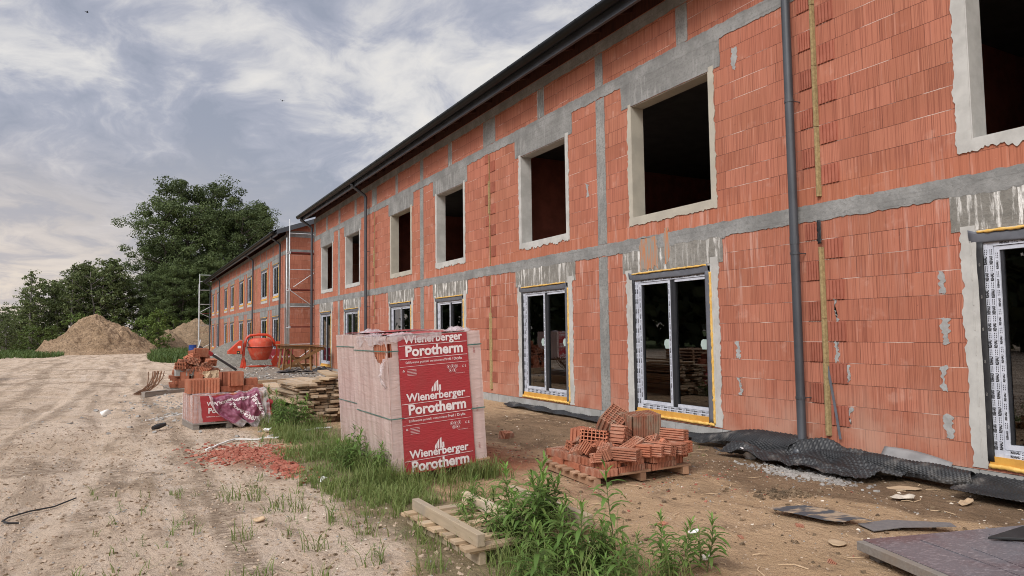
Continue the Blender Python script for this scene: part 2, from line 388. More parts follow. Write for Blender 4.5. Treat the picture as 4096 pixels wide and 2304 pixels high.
M_WY = wood('pale_timber_along_y', (.50, .40, .28), (.42, .33, .23), (.36, .31, .25), (14, 1, 14))
M_WPX = wood('reddish_pallet_timber_x', (.38, .23, .14), (.32, .19, .12), (.30, .22, .16))
M_WPY = wood('reddish_pallet_timber_y', (.38, .23, .14), (.32, .19, .12), (.30, .22, .16), (14, 1, 14))
M_WGY = wood('weathered_plank', (.46, .345, .235), (.36, .255, .165), (.40, .355, .295), (14, 1, 14))
M_WBR = wood('brown_trestle_timber', (.26, .135, .055), (.19, .095, .04), (.22, .15, .09), (4, 4, 4))
M_WGR = wood('grey_timber', (.30, .27, .24), (.23, .20, .175), (.27, .21, .16), (1.5, 14, 14))

def film(name, col, lo, hi, ribs=0):
    k = Nt(name); co = k.co(); n = k.noise(k.mp(co, (1, 1, .16)), 8, 3, .5, .4)
    wr = k.noise(k.mp(co, (1.2, 1.2, 5), (0, 0, 0), (.35, .15, 0)), 3.2, 4, .55, .8)
    t = k.n('ShaderNodeBsdfTransparent')
    p = k.pr(col, .16, 0, k.bump(wr, .45, .02), .7)
    return k.end(k.mixs(k.sm(k.ma('ADD', k.ma('MULTIPLY', n, .85), k.ma('MULTIPLY', wr, .15)), .3, .7, lo, hi), t.outputs[0], p))
M_FILM = film('stretch_film', (.68, .535, .50), .60, .80)
M_FILMC = film('clear_crumpled_film', (.66, .58, .59), .22, .68)
def printed(name, a, b, rough=.33, tr=0.0):
    k = Nt(name); co = k.co(); n = k.noise(co, 3.5, 5, .6); wr = k.noise(k.mp(co, (2, 2, 11), (0, 0, 0), (.2, .15, 0)), 6, 4, .65, .6)
    p = k.pr(k.mix(k.sm(n, .35, .7), a, b), rough, 0, k.bump(wr, .7, .008), .45)
    if tr:
        t = k.n('ShaderNodeBsdfTransparent'); p = k.mixs(tr, t.outputs[0], p)
    return k.end(p)
M_RED = printed('red_printed_film', (.37, .034, .042), (.33, .042, .046), .38)
M_RED2 = printed('faded_red_film', (.33, .03, .045), (.30, .05, .06))
M_PURP = printed('reversed_purple_film', (.20, .045, .085), (.34, .13, .20), .2, .90)
M_PRINT = simple('white_print', (.78, .72, .72), (.70, .62, .62), 9, .4, .2, ov=0)
M_STRAP = simple('green_strap', (.05, .13, .115), (.10, .19, .165), 5, .4, 0, ov=0)
M_GALV = simple('galvanised_tube', (.62, .63, .64), (.48, .49, .50), 6, .45, .1, metal=.25, ov=.05)
M_DECK = simple('red_brown_scaffold_deck', (.16, .022, .016), (.12, .02, .015), 4, .7, .2)
M_OR = simple('orange_red_paint', (.60, .062, .022), (.50, .05, .02), 3, .42, .12, ov=0, spec=.45, dirt=((.36, .17, .12), 5, .52, .72))
M_ORD = simple('cement_dusted_orange', (.55, .075, .035), (.46, .06, .03), 5, .6, .2, ov=0, dirt=((.44, .19, .13), 6, .48, .78))
M_BLUE = simple('blue_barrel_paint', (.012, .045, .22), (.02, .06, .26), 4, .4, .05, ov=0)
M_RUST = simple('rusty_steel', (.14, .075, .045), (.20, .10, .055), 14, .85, .4, ov=.2)
M_RUB = simple('black_rubber', (.015, .015, .016), (.025, .025, .026), 8, .6, .2, ov=0)
M_WHT = simple('white_plastic', (.75, .75, .73), (.66, .66, .64), 8, .45, .2, ov=0)
M_PAPER = simple('torn_paper', (.62, .55, .46), (.5, .44, .36), 9, .9, .2)
M_CARD = simple('tan_cardboard', (.50, .37, .24), (.44, .32, .2), 8, .9, .2)
M_SHEET = simple('muddy_dark_sheet', (.06, .068, .078), (.33, .25, .175), 4.5, .6, .4, .01, ov=0, lo=.47, hi=.60, stretch=(1, 2.2, 1))
M_SLATE = simple('slate_felt', (.16, .145, .14), (.13, .12, .12), 30, .85, .4, ov=.05)
M_GRAV = simple('grey_stone_chip', (.42, .40, .37), (.30, .28, .26), 3, .9, .4, .01, ov=.3)
M_CHIP = simple('crushed_brick', (.27, .07, .045), (.36, .14, .095), 6, .9, .3, ov=.2)
M_DIM = simple('dimpled_black_sheet', (.013, .0135, .015), (.024, .025, .027), 5, .5, .15, ov=0, spec=.5, dirt=((.13, .12, .11), 3.2, .52, .74))
def panel_mat():
    k = Nt('wet_bitumen_panel'); co = k.co(); n = k.noise(k.mp(co, (1, 1, 1)), 1.3, 5, .6); f = k.noise(k.mp(co, (26, 90, 60), (0, 0, 0), (0, 0, .3)), 1, 4, .7)
    col = k.mix(k.sm(n, .4, .62), (.105, .066, .070), (.13, .122, .135)); col = k.mix(k.sm(f, .50, .68, 0, .65), col, (.36, .32, .33))
    return k.end(k.pr(col, .42, 0, k.bump(f, .4, .004), .5))
M_PANEL = panel_mat()
def soil(name, a, b, c, sc=1.0):
    k = Nt(name); co = k.co(); n = k.noise(co, .7*sc, 7, .65); f = k.noise(co, 5*sc, 7, .7, .4)
    col = k.mix(k.sm(n, .40, .60), a, b); col = k.mix(k.sm(f, .46, .64, 0, .9), col, c); g = k.noise(co, 2.1*sc, 6, .7, .6); col = k.mix(k.sm(g, .56, .66, 0, .55), col, tuple(q*.6 for q in b)); col = k.mix(k.sm(g, .44, .34, 0, .5), col, tuple(min(1, q*1.35) for q in a))
    return k.end(k.pr(col, .95, 0, k.bump(f, 1.0, .25/sc), .15))
M_ZINC = simple('dull_zinc', (.27, .27, .27), (.18, .18, .18), 3, .45, .1, ov=0)
M_MORT = simple('grey_mortar', (.37, .37, .36), (.29, .285, .275), 9, .95, .6, .008, 40, ov=.08)
M_CRUMB = simple('dry_sand_crumb', (.52, .40, .30), (.36, .265, .185), 2, .95, .3, ov=.2)
M_HEAP = soil('sandy_soil', (.41, .285, .185), (.31, .21, .13), (.17, .118, .075))
M_HEAP2 = soil('dark_sandy_soil', (.34, .24, .155), (.27, .19, .12), (.16, .12, .08))
M_GSAND = soil('grey_mortar_sand', (.27, .25, .215), (.22, .20, .17), (.18, .165, .14), 2)

def leafmat(name, a, b, c, tl=.3):
    k = Nt(name); n = k.noise(k.co(), .6, 4, .6); g = k.n('ShaderNodeNewGeometry').outputs['Random Per Island']
    col = k.mix(k.sm(n, .35, .65), a, b); col = k.mix(k.ma('MULTIPLY', g, .6), col, c)
    hs = k.n('ShaderNodeHueSaturation'); k.l(col, hs.inputs['Color']); k.l(k.ma('MULTIPLY_ADD', k.rand(), .5, .75), hs.inputs['Value'])
    p = k.pr(hs.outputs[0], .6, 0, None, .3)
    t = k.n('ShaderNodeBsdfTranslucent'); k.l(hs.outputs[0], t.inputs[0])
    return k.end(k.mixs(tl, p, t.outputs[0]))
M_LEAF = leafmat('broadleaf_foliage', (.068, .098, .034), (.11, .145, .046), (.056, .078, .030))
M_BIR = leafmat('birch_foliage', (.105, .135, .046), (.08, .115, .04), (.15, .165, .06))
M_SHR = leafmat('bright_shrub_foliage', (.12, .17, .035), (.09, .14, .035), (.14, .19, .05))
M_FARL = leafmat('far_wood_foliage', (.045, .06, .022), (.06, .08, .03), (.08, .085, .035))
M_GRASS = leafmat('grass_blades', (.11, .175, .042), (.16, .225, .06), (.26, .26, .11), .38)
M_GRASSF = leafmat('far_grass', (.075, .12, .03), (.10, .15, .04), (.06, .10, .03), .3)
M_WEED = leafmat('weed_leaves', (.105, .195, .042), (.15, .25, .06), (.16, .19, .06), .38)
M_WEEDT = leafmat('young_weed_leaves', (.20, .32, .07), (.12, .22, .045), (.10, .19, .04), .35)
M_STEM = simple('weed_stem', (.12, .14, .05), (.09, .11, .04), 9, .7, 0)
M_BARK = simple('tree_bark', (.085, .072, .056), (.05, .042, .034), 5, .95, .6, .03, stretch=(3, 3, .6))
M_BARKB = simple('birch_bark', (.26, .245, .22), (.12, .10, .09), 6, .9, .4, .02, stretch=(1, 1, 2.5))
M_BIRD = simple('dark_feathers', (.02, .02, .022), None, 4, .8, 0)
# ------------------------------------------------------------------ ground
def gz(x, y):
    z = .035*nz(x*.35, y*.3, 1.2)+.02*nz(x*1.1, y*.9, 4.1)
    z += .27*exp(-(((x-5)/2.6)**2+((y-32)/5.5)**2))
    if x < 2.2:
        k = sst(2.2, .8, x)
        z += k*(.035*nz(x*.9+.15*y, y*.28, 9)-.05*exp(-((x+.9+.12*sin(y*.4)-.03*y)/.22)**2)-.045*exp(-((x+2.7+.1*sin(y*.3)-.05*y)/.25)**2))
    if y < 20: z += .012*fbm(x*3.2, y*2.6, 2.2, 3)*sst(20, 9, y)
    if 6.2 < x < 7.8 and y < 14: z -= .05*sst(6.2, 7.3, x)
    return z
def pathx(y):
    pts = [(0, 1.9), (4, 1.85), (7, 1.95), (10, 1.95), (14, 1.9), (22, 2.6), (34, 3.2), (48, 4), (70, 5), (400, 6)]
    for (a, b), (c, d) in zip(pts, pts[1:]):
        if y <= c: return b+(d-b)*(y-a)/(c-a)
    return 6
def axis(a, b, step, lo, hi, g=1.13):
    v = [a+(b-a)*i/int(round((b-a)/step)) for i in range(int(round((b-a)/step))+1)]
    s = step
    while v[-1] < hi: s *= g; v.append(v[-1]+s)
    s = step
    while v[0] > lo: s *= g; v.insert(0, v[0]-s)
    return v
xs = axis(-3.5, 8.2, .065, -420, 420); ys = axis(2.2, 13, .06, -60, 700, 1.028)
vs = [(x, y, gz(x, y) if abs(x) < 60 and y < 120 else 0) for y in ys for x in xs]
nx = len(xs)
me = bpy.data.meshes.new('ground')
me.from_pydata(vs, [], [(j*nx+i, j*nx+i+1, (j+1)*nx+i+1, (j+1)*nx+i) for j in range(len(ys)-1) for i in range(nx-1)])
def masks(x, y):
    n = fbm(x*.8, y*.7, 3, 3); n2 = fbm(x*.35, y*.3, 8, 2)
    pale = sst(.5, -.5, x-pathx(y)+.45*n)
    lim = 6.25-.28*max(0, y-3.2) if y < 6.5 else 5.33-.12*(y-6.5)
    wet = sst(-.5, .45, x-lim+.55*n)*sst(16, 9, y)
    wet = max(wet, .55*exp(-(((x-5.2)/.5)**2+((y-5.3)/.5)**2)))
    red = .95*exp(-(((x-4.2)/.55)**2+((y-8.9)/.8)**2))+.8*exp(-(((x-3.9)/.5)**2+((y-7.6)/.6)**2))+.6*exp(-(((x-5.2)/1.3)**2+((y-7.4)/1.4)**2))+.35*exp(-(((x-3.8)/.7)**2+((y-6.2)/.9)**2))
    red += .7*exp(-(((x-1.5)/.5)**2+((y-9.7)/1.0)**2))
    red = min(1, max(0, red*(.8+.6*n)))
    grs = sst(.85, .25, abs(x-(2.35 if y < 10 else 2.8)+.3*n))*sst(22, 13, y)*.8
    grey = sst(3.4, 1.2, abs(x-5.2))*sst(16, 24, y)*sst(60, 45, y)*.9
    far = sst(45, 70, y)*.5
    far = max(far, sst(-1.5, -6, x+.12*y-2)*sst(20, 50, y))
    rut = 0
    for x0, c1, c2, w_ in ((-.55, .055, .9, .17), (-2.35, .06, .9, .17), (.55, -.02, .6, .13), (-3.6, .02, 1.6, .2), (-5.2, .02, 1.6, .2)):
        xr = x0+c1*(y-8)+c2*sin(y*.11+x0*.2)*.5; rut = max(rut, exp(-((x-xr)/(w_*(1+y*.012)))**2)*(.55+.6*nz(y*.35, x0, 2)))
    if y > 22 and x < 3.2:
        for y0, w_ in ((26.5, .5), (29.5, .6), (36, .8), (41, .9), (52, 1.2)): rut = max(rut, .95*exp(-((y-y0-.10*x*x*.3+.5*nz(x*.5, y0))/w_)**2)*(.5+.8*nz(x*.3, y0, 5)))
    for cx, cy, sx, sy, a_ in ((-.95, 10.6, .5, .55, 1), (.75, 10.4, .3, .5, .9), (.3, 9.6, .25, .3, .6), (-.5, 16, .6, .7, .5)): rut = max(rut, a_*exp(-((x-cx)/sx)**2-((y-cy)/sy)**2)*(1+.8*n))
    far = far+1j*max(0, rut)
    return pale, wet, red, min(1, grs), min(1, max(0, grey+.2*n2)), far
A = [masks(v[0], v[1]) if abs(v[0]) < 70 and v[1] < 130 else (0, 0, 0, .9, 0, 1) for v in vs]
A = [(*a[:5], a[5].real, a[5].imag) if isinstance(a[5], complex) else (*a, 0) for a in A]
for i, nm in enumerate(('pale', 'wet', 'red', 'grassy', 'grey', 'far', 'rut')):
    at = me.attributes.new(nm, 'FLOAT', 'POINT'); at.data.foreach_set('value', [a[i] for a in A])
me.polygons.foreach_set('use_smooth', [True]*len(me.polygons))
def ground_mat():
    k = Nt('sandy_earth'); co = k.co(); at = lambda q: k.n('ShaderNodeAttribute', attribute_name=q).outputs['Fac']
    n0 = k.noise(co, .55, 7, .65); n1 = k.noise(k.mp(co, (1, .55, 1)), 3.2, 8, .68, .6); n2 = k.noise(co, 16, 6, .7); n3 = k.noise(co, 75, 3, .7)
    sand = k.mix(k.sm(n0, .35, .65), (.62, .49, .38), (.54, .41, .30)); sand = k.mix(k.sm(n1, .50, .66, 0, .8), sand, (.31, .225, .16))
    sand = k.mix(k.sm(n2, .52, .74, 0, .5), sand, (.58, .47, .37))
    earth = k.mix(k.sm(n0, .35, .65), (.51, .35, .215), (.44, .295, .172)); earth = k.mix(k.sm(n1, .49, .66, 0, .75), earth, (.26, .175, .108)); earth = k.mix(k.sm(n2, .54, .74, 0, .5), earth, (.50, .36, .25))
    wetc = k.mix(k.sm(n1, .35, .62), (.255, .168, .10), (.165, .107, .063)); wetc = k.mix(k.sm(n2, .52, .74, 0, .55), wetc, (.38, .275, .185))
    redc = k.mix(k.sm(n1, .4, .65), (.34, .135, .072), (.22, .09, .052))
    j = k.ma('MULTIPLY', k.ma('SUBTRACT', n1, .5), .7)
    def amt(q, a=.3, b=.7): return k.sm(k.ma('ADD', at(q), j), a, b)
    pd = k.noise(k.mp(co, (.55, .30, 1), (3, 1, 0), (0, 0, .25)), 1.3, 6, .62, .8)
    sand = k.mix(k.sm(pd, .53, .64, 0, .7), sand, (.25, .18, .12))
    rt_ = k.noise(k.mp(co, (1.7, .10, 1), (0, 0, 0), (0, 0, -.06)), 1.6, 6, .6, .5); sand = k.mix(k.sm(rt_, .53, .62, 0, .55), sand, (.30, .22, .155)); sand = k.mix(k.sm(rt_, .45, .36, 0, .5), sand, (.64, .53, .43)); sand = k.mix(k.sm(n1, .44, .33, 0, .6), sand, (.60, .49, .40))
    col = k.mix(amt('pale', .3, .7), earth, sand)
    trd = k.sm(k.noise(k.mp(co, (3, 9, 1)), 2.2, 3, .6), .35, .6)
    col = k.mix(k.ma('MULTIPLY', k.ma('MULTIPLY', amt('rut', .18, .62), trd), .82), col, k.mix(k.sm(n2, .4, .65), (.17, .12, .08), (.30, .22, .155)))
    col = k.mix(k.ma('MULTIPLY', amt('grassy', .35, .8), .75), col, (.175, .15, .085))
    col = k.mix(k.ma('MULTIPLY', amt('wet', .25, .75), .92), col, wetc)
    col = k.mix(k.ma('MULTIPLY', amt('red', .2, .75), .9), col, redc)
    col = k.mix(k.ma('MULTIPLY', amt('grey', .3, .8), .8), col, k.mix(k.sm(n2, .4, .6), (.26, .24, .215), (.17, .155, .14)))
    col = k.mix(k.ma('MULTIPLY', k.sm(at('far'), .75, 1.0), 1.0), col, k.mix(k.sm(n0, .4, .6), (.07, .10, .03), (.10, .125, .045)))
    col = k.mix(k.sm(n3, .62, .72, 0, .5), col, (.62, .52, .43)); col = k.mix(k.sm(n3, .38, .28, 0, .6), col, (.12, .085, .06)); col = k.mix(k.sm(n2, .42, .30, 0, .65), col, (.15, .105, .07))  # last two mixes darken the hollows: small clod shadows put into the colour
    h = k.ma('ADD', k.ma('MULTIPLY', n1, .7), k.ma('ADD', k.ma('MULTIPLY', n2, .34), k.ma('MULTIPLY', n3, .07)))
    return k.end(k.pr(col, k.ma('MULTIPLY_ADD', at('wet'), -.12, .95), 0, k.bump(h, 1.0, .16), .22))
me.materials.append(ground_mat())
ground = bpy.data.objects.new('ground', me); COL.objects.link(ground); tag(ground, 'bare sandy ground of the building site with tyre ruts', 'ground', kind='structure')

# ------------------------------------------------------------------ the long block buildings
FX = 7.67
def rag(mb, y0, y1, z0, z1, proud, l=0, r=0, b=0, t=0, step=.07, x0=FX, depth=None, flip=False, s=0):
    """ragged-edged patch of mortar or concrete on the facade, y0 > y1 (left to right in the photograph)"""
    P = []
    ny = max(1, int(abs(y0-y1)/step)); nzz = max(1, int(abs(z1-z0)/step))
    J = lambda a, q, w: a*(nz(q*5.1+s, w*3.3, s*.7)+.7*nz(q*17, w*9.1, 4+s)+.55*nz(q*41, w*7.7, s))
    for i in range(ny): y = y0+(y1-y0)*i/ny; P.append((y, z0-J(b, y, 1)))
    for i in range(nzz): z = z0+(z1-z0)*i/nzz; P.append((y1-J(r, z, 2), z))
    for i in range(ny): y = y1+(y0-y1)*i/ny; P.append((y, z1+J(t, y, 3)))
    for i in range(nzz): z = z1+(z0-z1)*i/nzz; P.append((y0+J(l, z, 4), z))
    if flip: mb.prism(P, 0, 1, lambda u, v, d: (u, x0-proud*(1-d)-.0005*d, v))
    else: mb.prism(P, 0, 1, lambda u, v, d: (x0-proud*(1-d)+(depth if depth else -.0005)*d, u, v))
def wall_cells(mb, ya, yb, za, zb, holes, x):
    Y = sorted({ya, yb, *[h[0] for h in holes], *[h[1] for h in holes]}); Z = sorted({za, zb, *[h[2] for h in holes], *[h[3] for h in holes]})
    for a, b in zip(Y, Y[1:]):
        for c, d in zip(Z, Z[1:]):
            m, n = (a+b)/2, (c+d)/2
            if any(min(h[0], h[1]) < m < max(h[0], h[1]) and h[2] < n < h[3] for h in holes): continue
            mb.quad((x, b, c), (x, a, c), (x, a, d), (x, b, d))
def seg_tube(mb, pts, r, n=10): mb.tube(pts, r, n)
def bead(mb, a, b, r, seed):
    N = max(8, int((Vector(b)-Vector(a)).length/.035)); P = []; R = []
    for i in range(N+1):
        p = Vector(a).lerp(Vector(b), i/N); q = p*11
        P.append(p+Vector((0, .007*nz(q.x+seed, q.y, q.z), .007*nz(q.z, q.y+seed, q.x)))); R.append(r*(1+.75*nz(q.y*2.1+seed, q.z*2.1, 3)))
    mb.tube(P, R, 7)
def letter_run(mb, key, x, o, du, dv, total, step, gap=True, h=1.0):
    """repeat printed lettering along du from o, on the plane x; dv is the letters' up direction (both in y, z)"""
    vs, fs = TXT[key]; L = step*.5
    while L < total-.05:
        jj = U(-.004, .004)
        mb.add([(x, o[0]+du[0]*(L+v[0])+dv[0]*(v[1]*h+jj), o[1]+du[1]*(L+v[0])+dv[1]*(v[1]*h+jj)) for v in vs], fs)
        if gap:
            for k in range(3):
                c = L+step*.5+(k-1)*.021
                for sgn in (-1, 1):
                    q = [(c-.007, sgn*.008-.003), (c+.007, sgn*.008-.003), (c+.007, sgn*.008+.003), (c-.007, sgn*.008+.003)]
                    mb.add([(x, o[0]+du[0]*a+dv[0]*b, o[1]+du[1]*a+dv[1]*b) for a, b in q], [(0, 1, 2, 3)])
        L += step
def window(root, yl, yr, z0, z1, detail=2, X=FX, sticker=True, foam=True):
    W = yl-yr; ym = yl-.15-(W-.26)*.50
    x = X+.012
    m = MB(); m.box(x, yl-.06, z0+.07, x+.09, yl-.098, z1-.10); m.box(x+.006, yl-.095, z0+.07, x+.088, yl-.15, z1-.10); m.box(x+.02, yl-.0975, z0+.07, x+.03, yl-.102, z1-.10)
    m.box(x+.002, yl-.149, z0+.07, x+.09, yr+.11, z0+.105); m.box(x+.008, yl-.149, z0+.103, x+.089, yr+.11, z0+.145)
    m.box(x+.002, yl-.149, z1-.15, x+.09, yr+.11, z1-.101); m.box(x+.02, yr+.108, z0+.10, x+.087, yr+.13, z1-.11)
    fr = m.build('window_frame', M_FILMW, root, world=True)
    m = MB(); m.box(x+.012, yl-.153, z0+.15, x+.09, yl-.20, z1-.155); m.box(x+.014, yl-.198, z0+.151, x+.086, ym+.021, z0+.20); m.box(x+.014, yl-.198, z1-.195, x+.086, ym+.021, z1-.156)
    m.box(x+.012, ym+.02, z0+.15, x+.09, ym+.07, z1-.155)
    m.build('sash', M_FILMW, fr, world=True)
    for za, zb in ((z0+.151, z0+.20), (z1-.195, z1-.156)):
        m = MB(); m.box(x+.014, ym-.09, za, x+.09, yr+.13, zb); m.build('sash_rail', M_FILMW, fr, world=True)
    m = MB(); m.box(x+.02, ym-.085, z0+.155, x+.085, ym+.018, z1-.16); m.box(x+.016, ym-.03, z0+.155, x+.03, ym+.012, z1-.16)
    m.build('dark_mullion', M_DARKF, fr, world=True)
    for a, b in ((yl-.20, yl-.228), (yr+.16, yr+.131)):
        m = MB(); m.box(x+.03, a, z0+.16, x+.06, b, z1-.16); m.build('dark_bead', M_DARKF, fr, world=True)
    for a, b in ((yl-.21, ym+.07), (ym-.085, yr+.142)):
        m = MB(); m.quad((x+.05, a, z0+.19), (x+.05, b, z0+.19), (x+.05, b, z1-.19), (x+.05, a, z1-.19)); m.build('pane', M_GLASS, fr, world=True)
    m = MB(); m.grid(lambda u, v: (X-.006-.008*sin(v*pi)*(.6+.9*nz(u*5, yl))-.028*(abs(u-.5)*2)**10*v, yl+.06-(W+.02)*u, z1-.115+.105*v+.045*(abs(u-.5)*2)**12*v+.008*nz(u*6, yl)), 36, 5)
    m.build('top_tape', M_TAPE, fr, world=True, smooth=True, solid=.002)
    m = MB(); m.grid(lambda u, v: (X-.006-.008*sin(u*pi)-.006*nz(v*5, yl, 2), yl+.004-.07*u+.012*nz(v*4, yl, 5), z0+.02+(z1-z0-.12)*v), 4, 30)
    m.build('side_tape', M_BLK, fr, world=True, smooth=True, solid=.004)
    m = MB(); m.grid(lambda u, v: (X-.010-.010*sin(u*pi)-.004*nz(v*5, yl, 3), yr+.118-.1*u, z0-.02+(z1-z0-.06)*v), 4, 30)
    m.build('side_tape', M_TAPE, fr, world=True, smooth=True, solid=.004)
    m = MB(); m.box(X-.004, yl-.02, z0-.02, X+.1, yr+.02, z0+.07); m.build('sill_board', M_SILLF, fr, world=True)
    if foam:
        m = MB(); bead(m, (X-.010, yr+.0, z0-.02), (X-.010, yr+.005, z1-.1), .021, yl); m.build('foam_bead', M_FOAM, fr, world=True, smooth=True)
        m = MB(); bead(m, (X-.016, yl-.02, z1+.005), (X-.016, yr+.06, z1+.01), .015, yl+5); m.build('foam_bead', M_FOAM, fr, world=True, smooth=True)
        m = MB(); bead(m, (X-.012, yl-.02, z0-.03), (X-.012, yr, z0-.035), .024, yl+9); m.build('foam_bead', M_FOAM, fr, world=True, smooth=True)
    if detail > 1:
        m = MB(); H = z1-z0
        for yy, xx in ((yl-.079, x-.0015), (yl-.126, x+.0045)): letter_run(m, 'frame', xx, (yy, z0+.1), (0, 1), (1, 0), H-.22, .17, h=1.5)
        for zz, xx in ((z0+.087, x+.0005), (z0+.125, x+.0065)): letter_run(m, 'frame', xx, (yl-.16, zz), (-1, 0), (0, 1), W-.29, .17, h=1.25)
        letter_run(m, 'frame', x+.0005, (yl-.16, z1-.125), (-1, 0), (0, 1), W-.29, .19)
        for yy in (yl-.177, ym+.045): letter_run(m, 'frame', x+.0105, (yy, z0+.2), (0, 1), (1, 0), H-.44, .19)
        m.build('lettering', M_INK, fr, world=True)
        m = MB(); letter_run(m, 'iso', X-.022, (yl-.035, z0+.2), (0, 1), (1, 0), H-.4, .33, False); m.build('lettering', M_GRAV, fr, world=True)
    elif detail == 1:
        m = MB(); H = z1-z0
        for yy, xx in ((yl-.079, x-.0015), (yl-.126, x+.0045), (yl-.177, x+.0105), (ym+.045, x+.0105)):
            for q in range(int((H-.4)/.19)): m.box(xx, yy-.006, z0+.2+q*.19+U(-.02, .02), xx+.0005, yy+.006, z0+.28+q*.19)
        m.build('lettering', M_INK, fr, world=True)
    if sticker:
        for a in (ym+.20, yr+.28):
            m = MB(); zz = z0+1.08
            m.prism([(a, zz), (a-.12, zz), (a-.12, zz+.15), (a-.02, zz+.155), (a+.02, zz+.13), (a+.035, zz+.07), (a+.015, zz+.03)], 0, .0015, lambda u, v, d_: (x+.049-d_, u, v)); m.build('sticker', M_STICK, fr, world=True)
    return fr

def party_joint(root, Y, lo=.3, seed=0, wool=True):
    """expansion joint with a hanging strip of mineral wool and grooved block ends beside it"""
    for zone in ((.43, 2.98), (3.44, 6.0)):
        r = 0; z = zone[0]
        while z+.24 < zone[1]+.1:
            m = MB()
            for side, wd in ((1, .19), (-1, .24)):
                if (r+(side > 0)) % 2: continue
                a = Y+side*(.05); n = 5
                m.box(FX-.004, a, z+.006, FX-.0005, a+side*wd, min(z+.25, zone[1]))
                for i in range(n): m.box(FX-.018, a+side*(wd*(i+.1)/n), z+.008, FX-.004, a+side*(wd*(i+.72)/n), min(z+.248, zone[1]-.004))
            if m.v: m.build('grooved_block_end', M_GEND, root, world=True)
            z += .2585; r += 1
    segs = [(.3, 1.2, .075), (1.2, 1.75, .07), (1.75, 2.66, .065), (3.3, 4.2, .06), (4.2, 5.0, .065), (5.0, 5.8, .06), (5.8, 6.75, .065)] if seed == 0 else ([(.27, 2.1, .1), (4.5, 5.3, .05)] if seed == 1 else [(.5, 1.6, .05), (4.0, 4.6, .05)])
    for a, b, wd in segs:
        m = MB(); s = .012*nz(a*3, Y)
        m.grid(lambda u, v: (FX-.005-.05*sin(pi*min(1, max(0, u)))**.4, Y+wd/2-wd*u+s+.004*nz(v*9, u*5, a), a+.003+(b-a-.006)*v), 5, 16)
        m.build('mineral_wool_strip', M_WOOL, root, world=True)
    if seed:
        m = MB(); m.tube([(FX-.012, Y+.01*nz(z*.9, Y), z) for z in [3.25+.1*i for i in range(28)]], .014, 5); m.build('foam_seam', M_WOOL, root, world=True)
        m = MB(); m.tube([(FX-.012, Y+.01*nz(z*.9, Y), z) for z in [2.1+.1*i for i in range(10)]], .012, 5); m.build('foam_seam', M_WOOL, root, world=True)

def downpipe(root, Y, xo=7.52, ztop=6.62, zbot=.06, r=.056, shoe=False, br=(.75, 2.6, 4.6, 6.2), gx=7.0, gzt=7.06):
    m = MB(); P = [(xo, Y, zbot+(.16 if shoe else 0))]+[(xo, Y, z) for z in (1.0, 3.0, 5.0, ztop-.08)]
    P += [(xo-.01, Y, ztop-.02), (xo-.05, Y, ztop+.04), (gx+.06, Y, gzt-.12), (gx+.01, Y, gzt-.06), (gx, Y, gzt)]
    if shoe: P = [(xo-.16, Y-.03, zbot), (xo-.07, Y-.01, zbot+.055), (xo-.015, Y, zbot+.12)]+P
    m.tube(P, r, 16); dp = m.build('downpipe', M_METAL, root, world=True, smooth=True)
    for z in br:
        m = MB(); m.tube([(xo, Y, z-.016), (xo, Y, z+.016)], r+.006, 16); m.tube([(xo+r*.7, Y-.03, z), (FX+.02, Y-.05, z)], .007, 6); m.build('pipe_bracket', M_METAL, dp, world=True)
    m = MB(); m.tube([(xo, Y, 2.72), (xo, Y, 2.82)], r+.004, 16); m.build('pipe_joint', M_METAL, dp, world=True)
    return dp

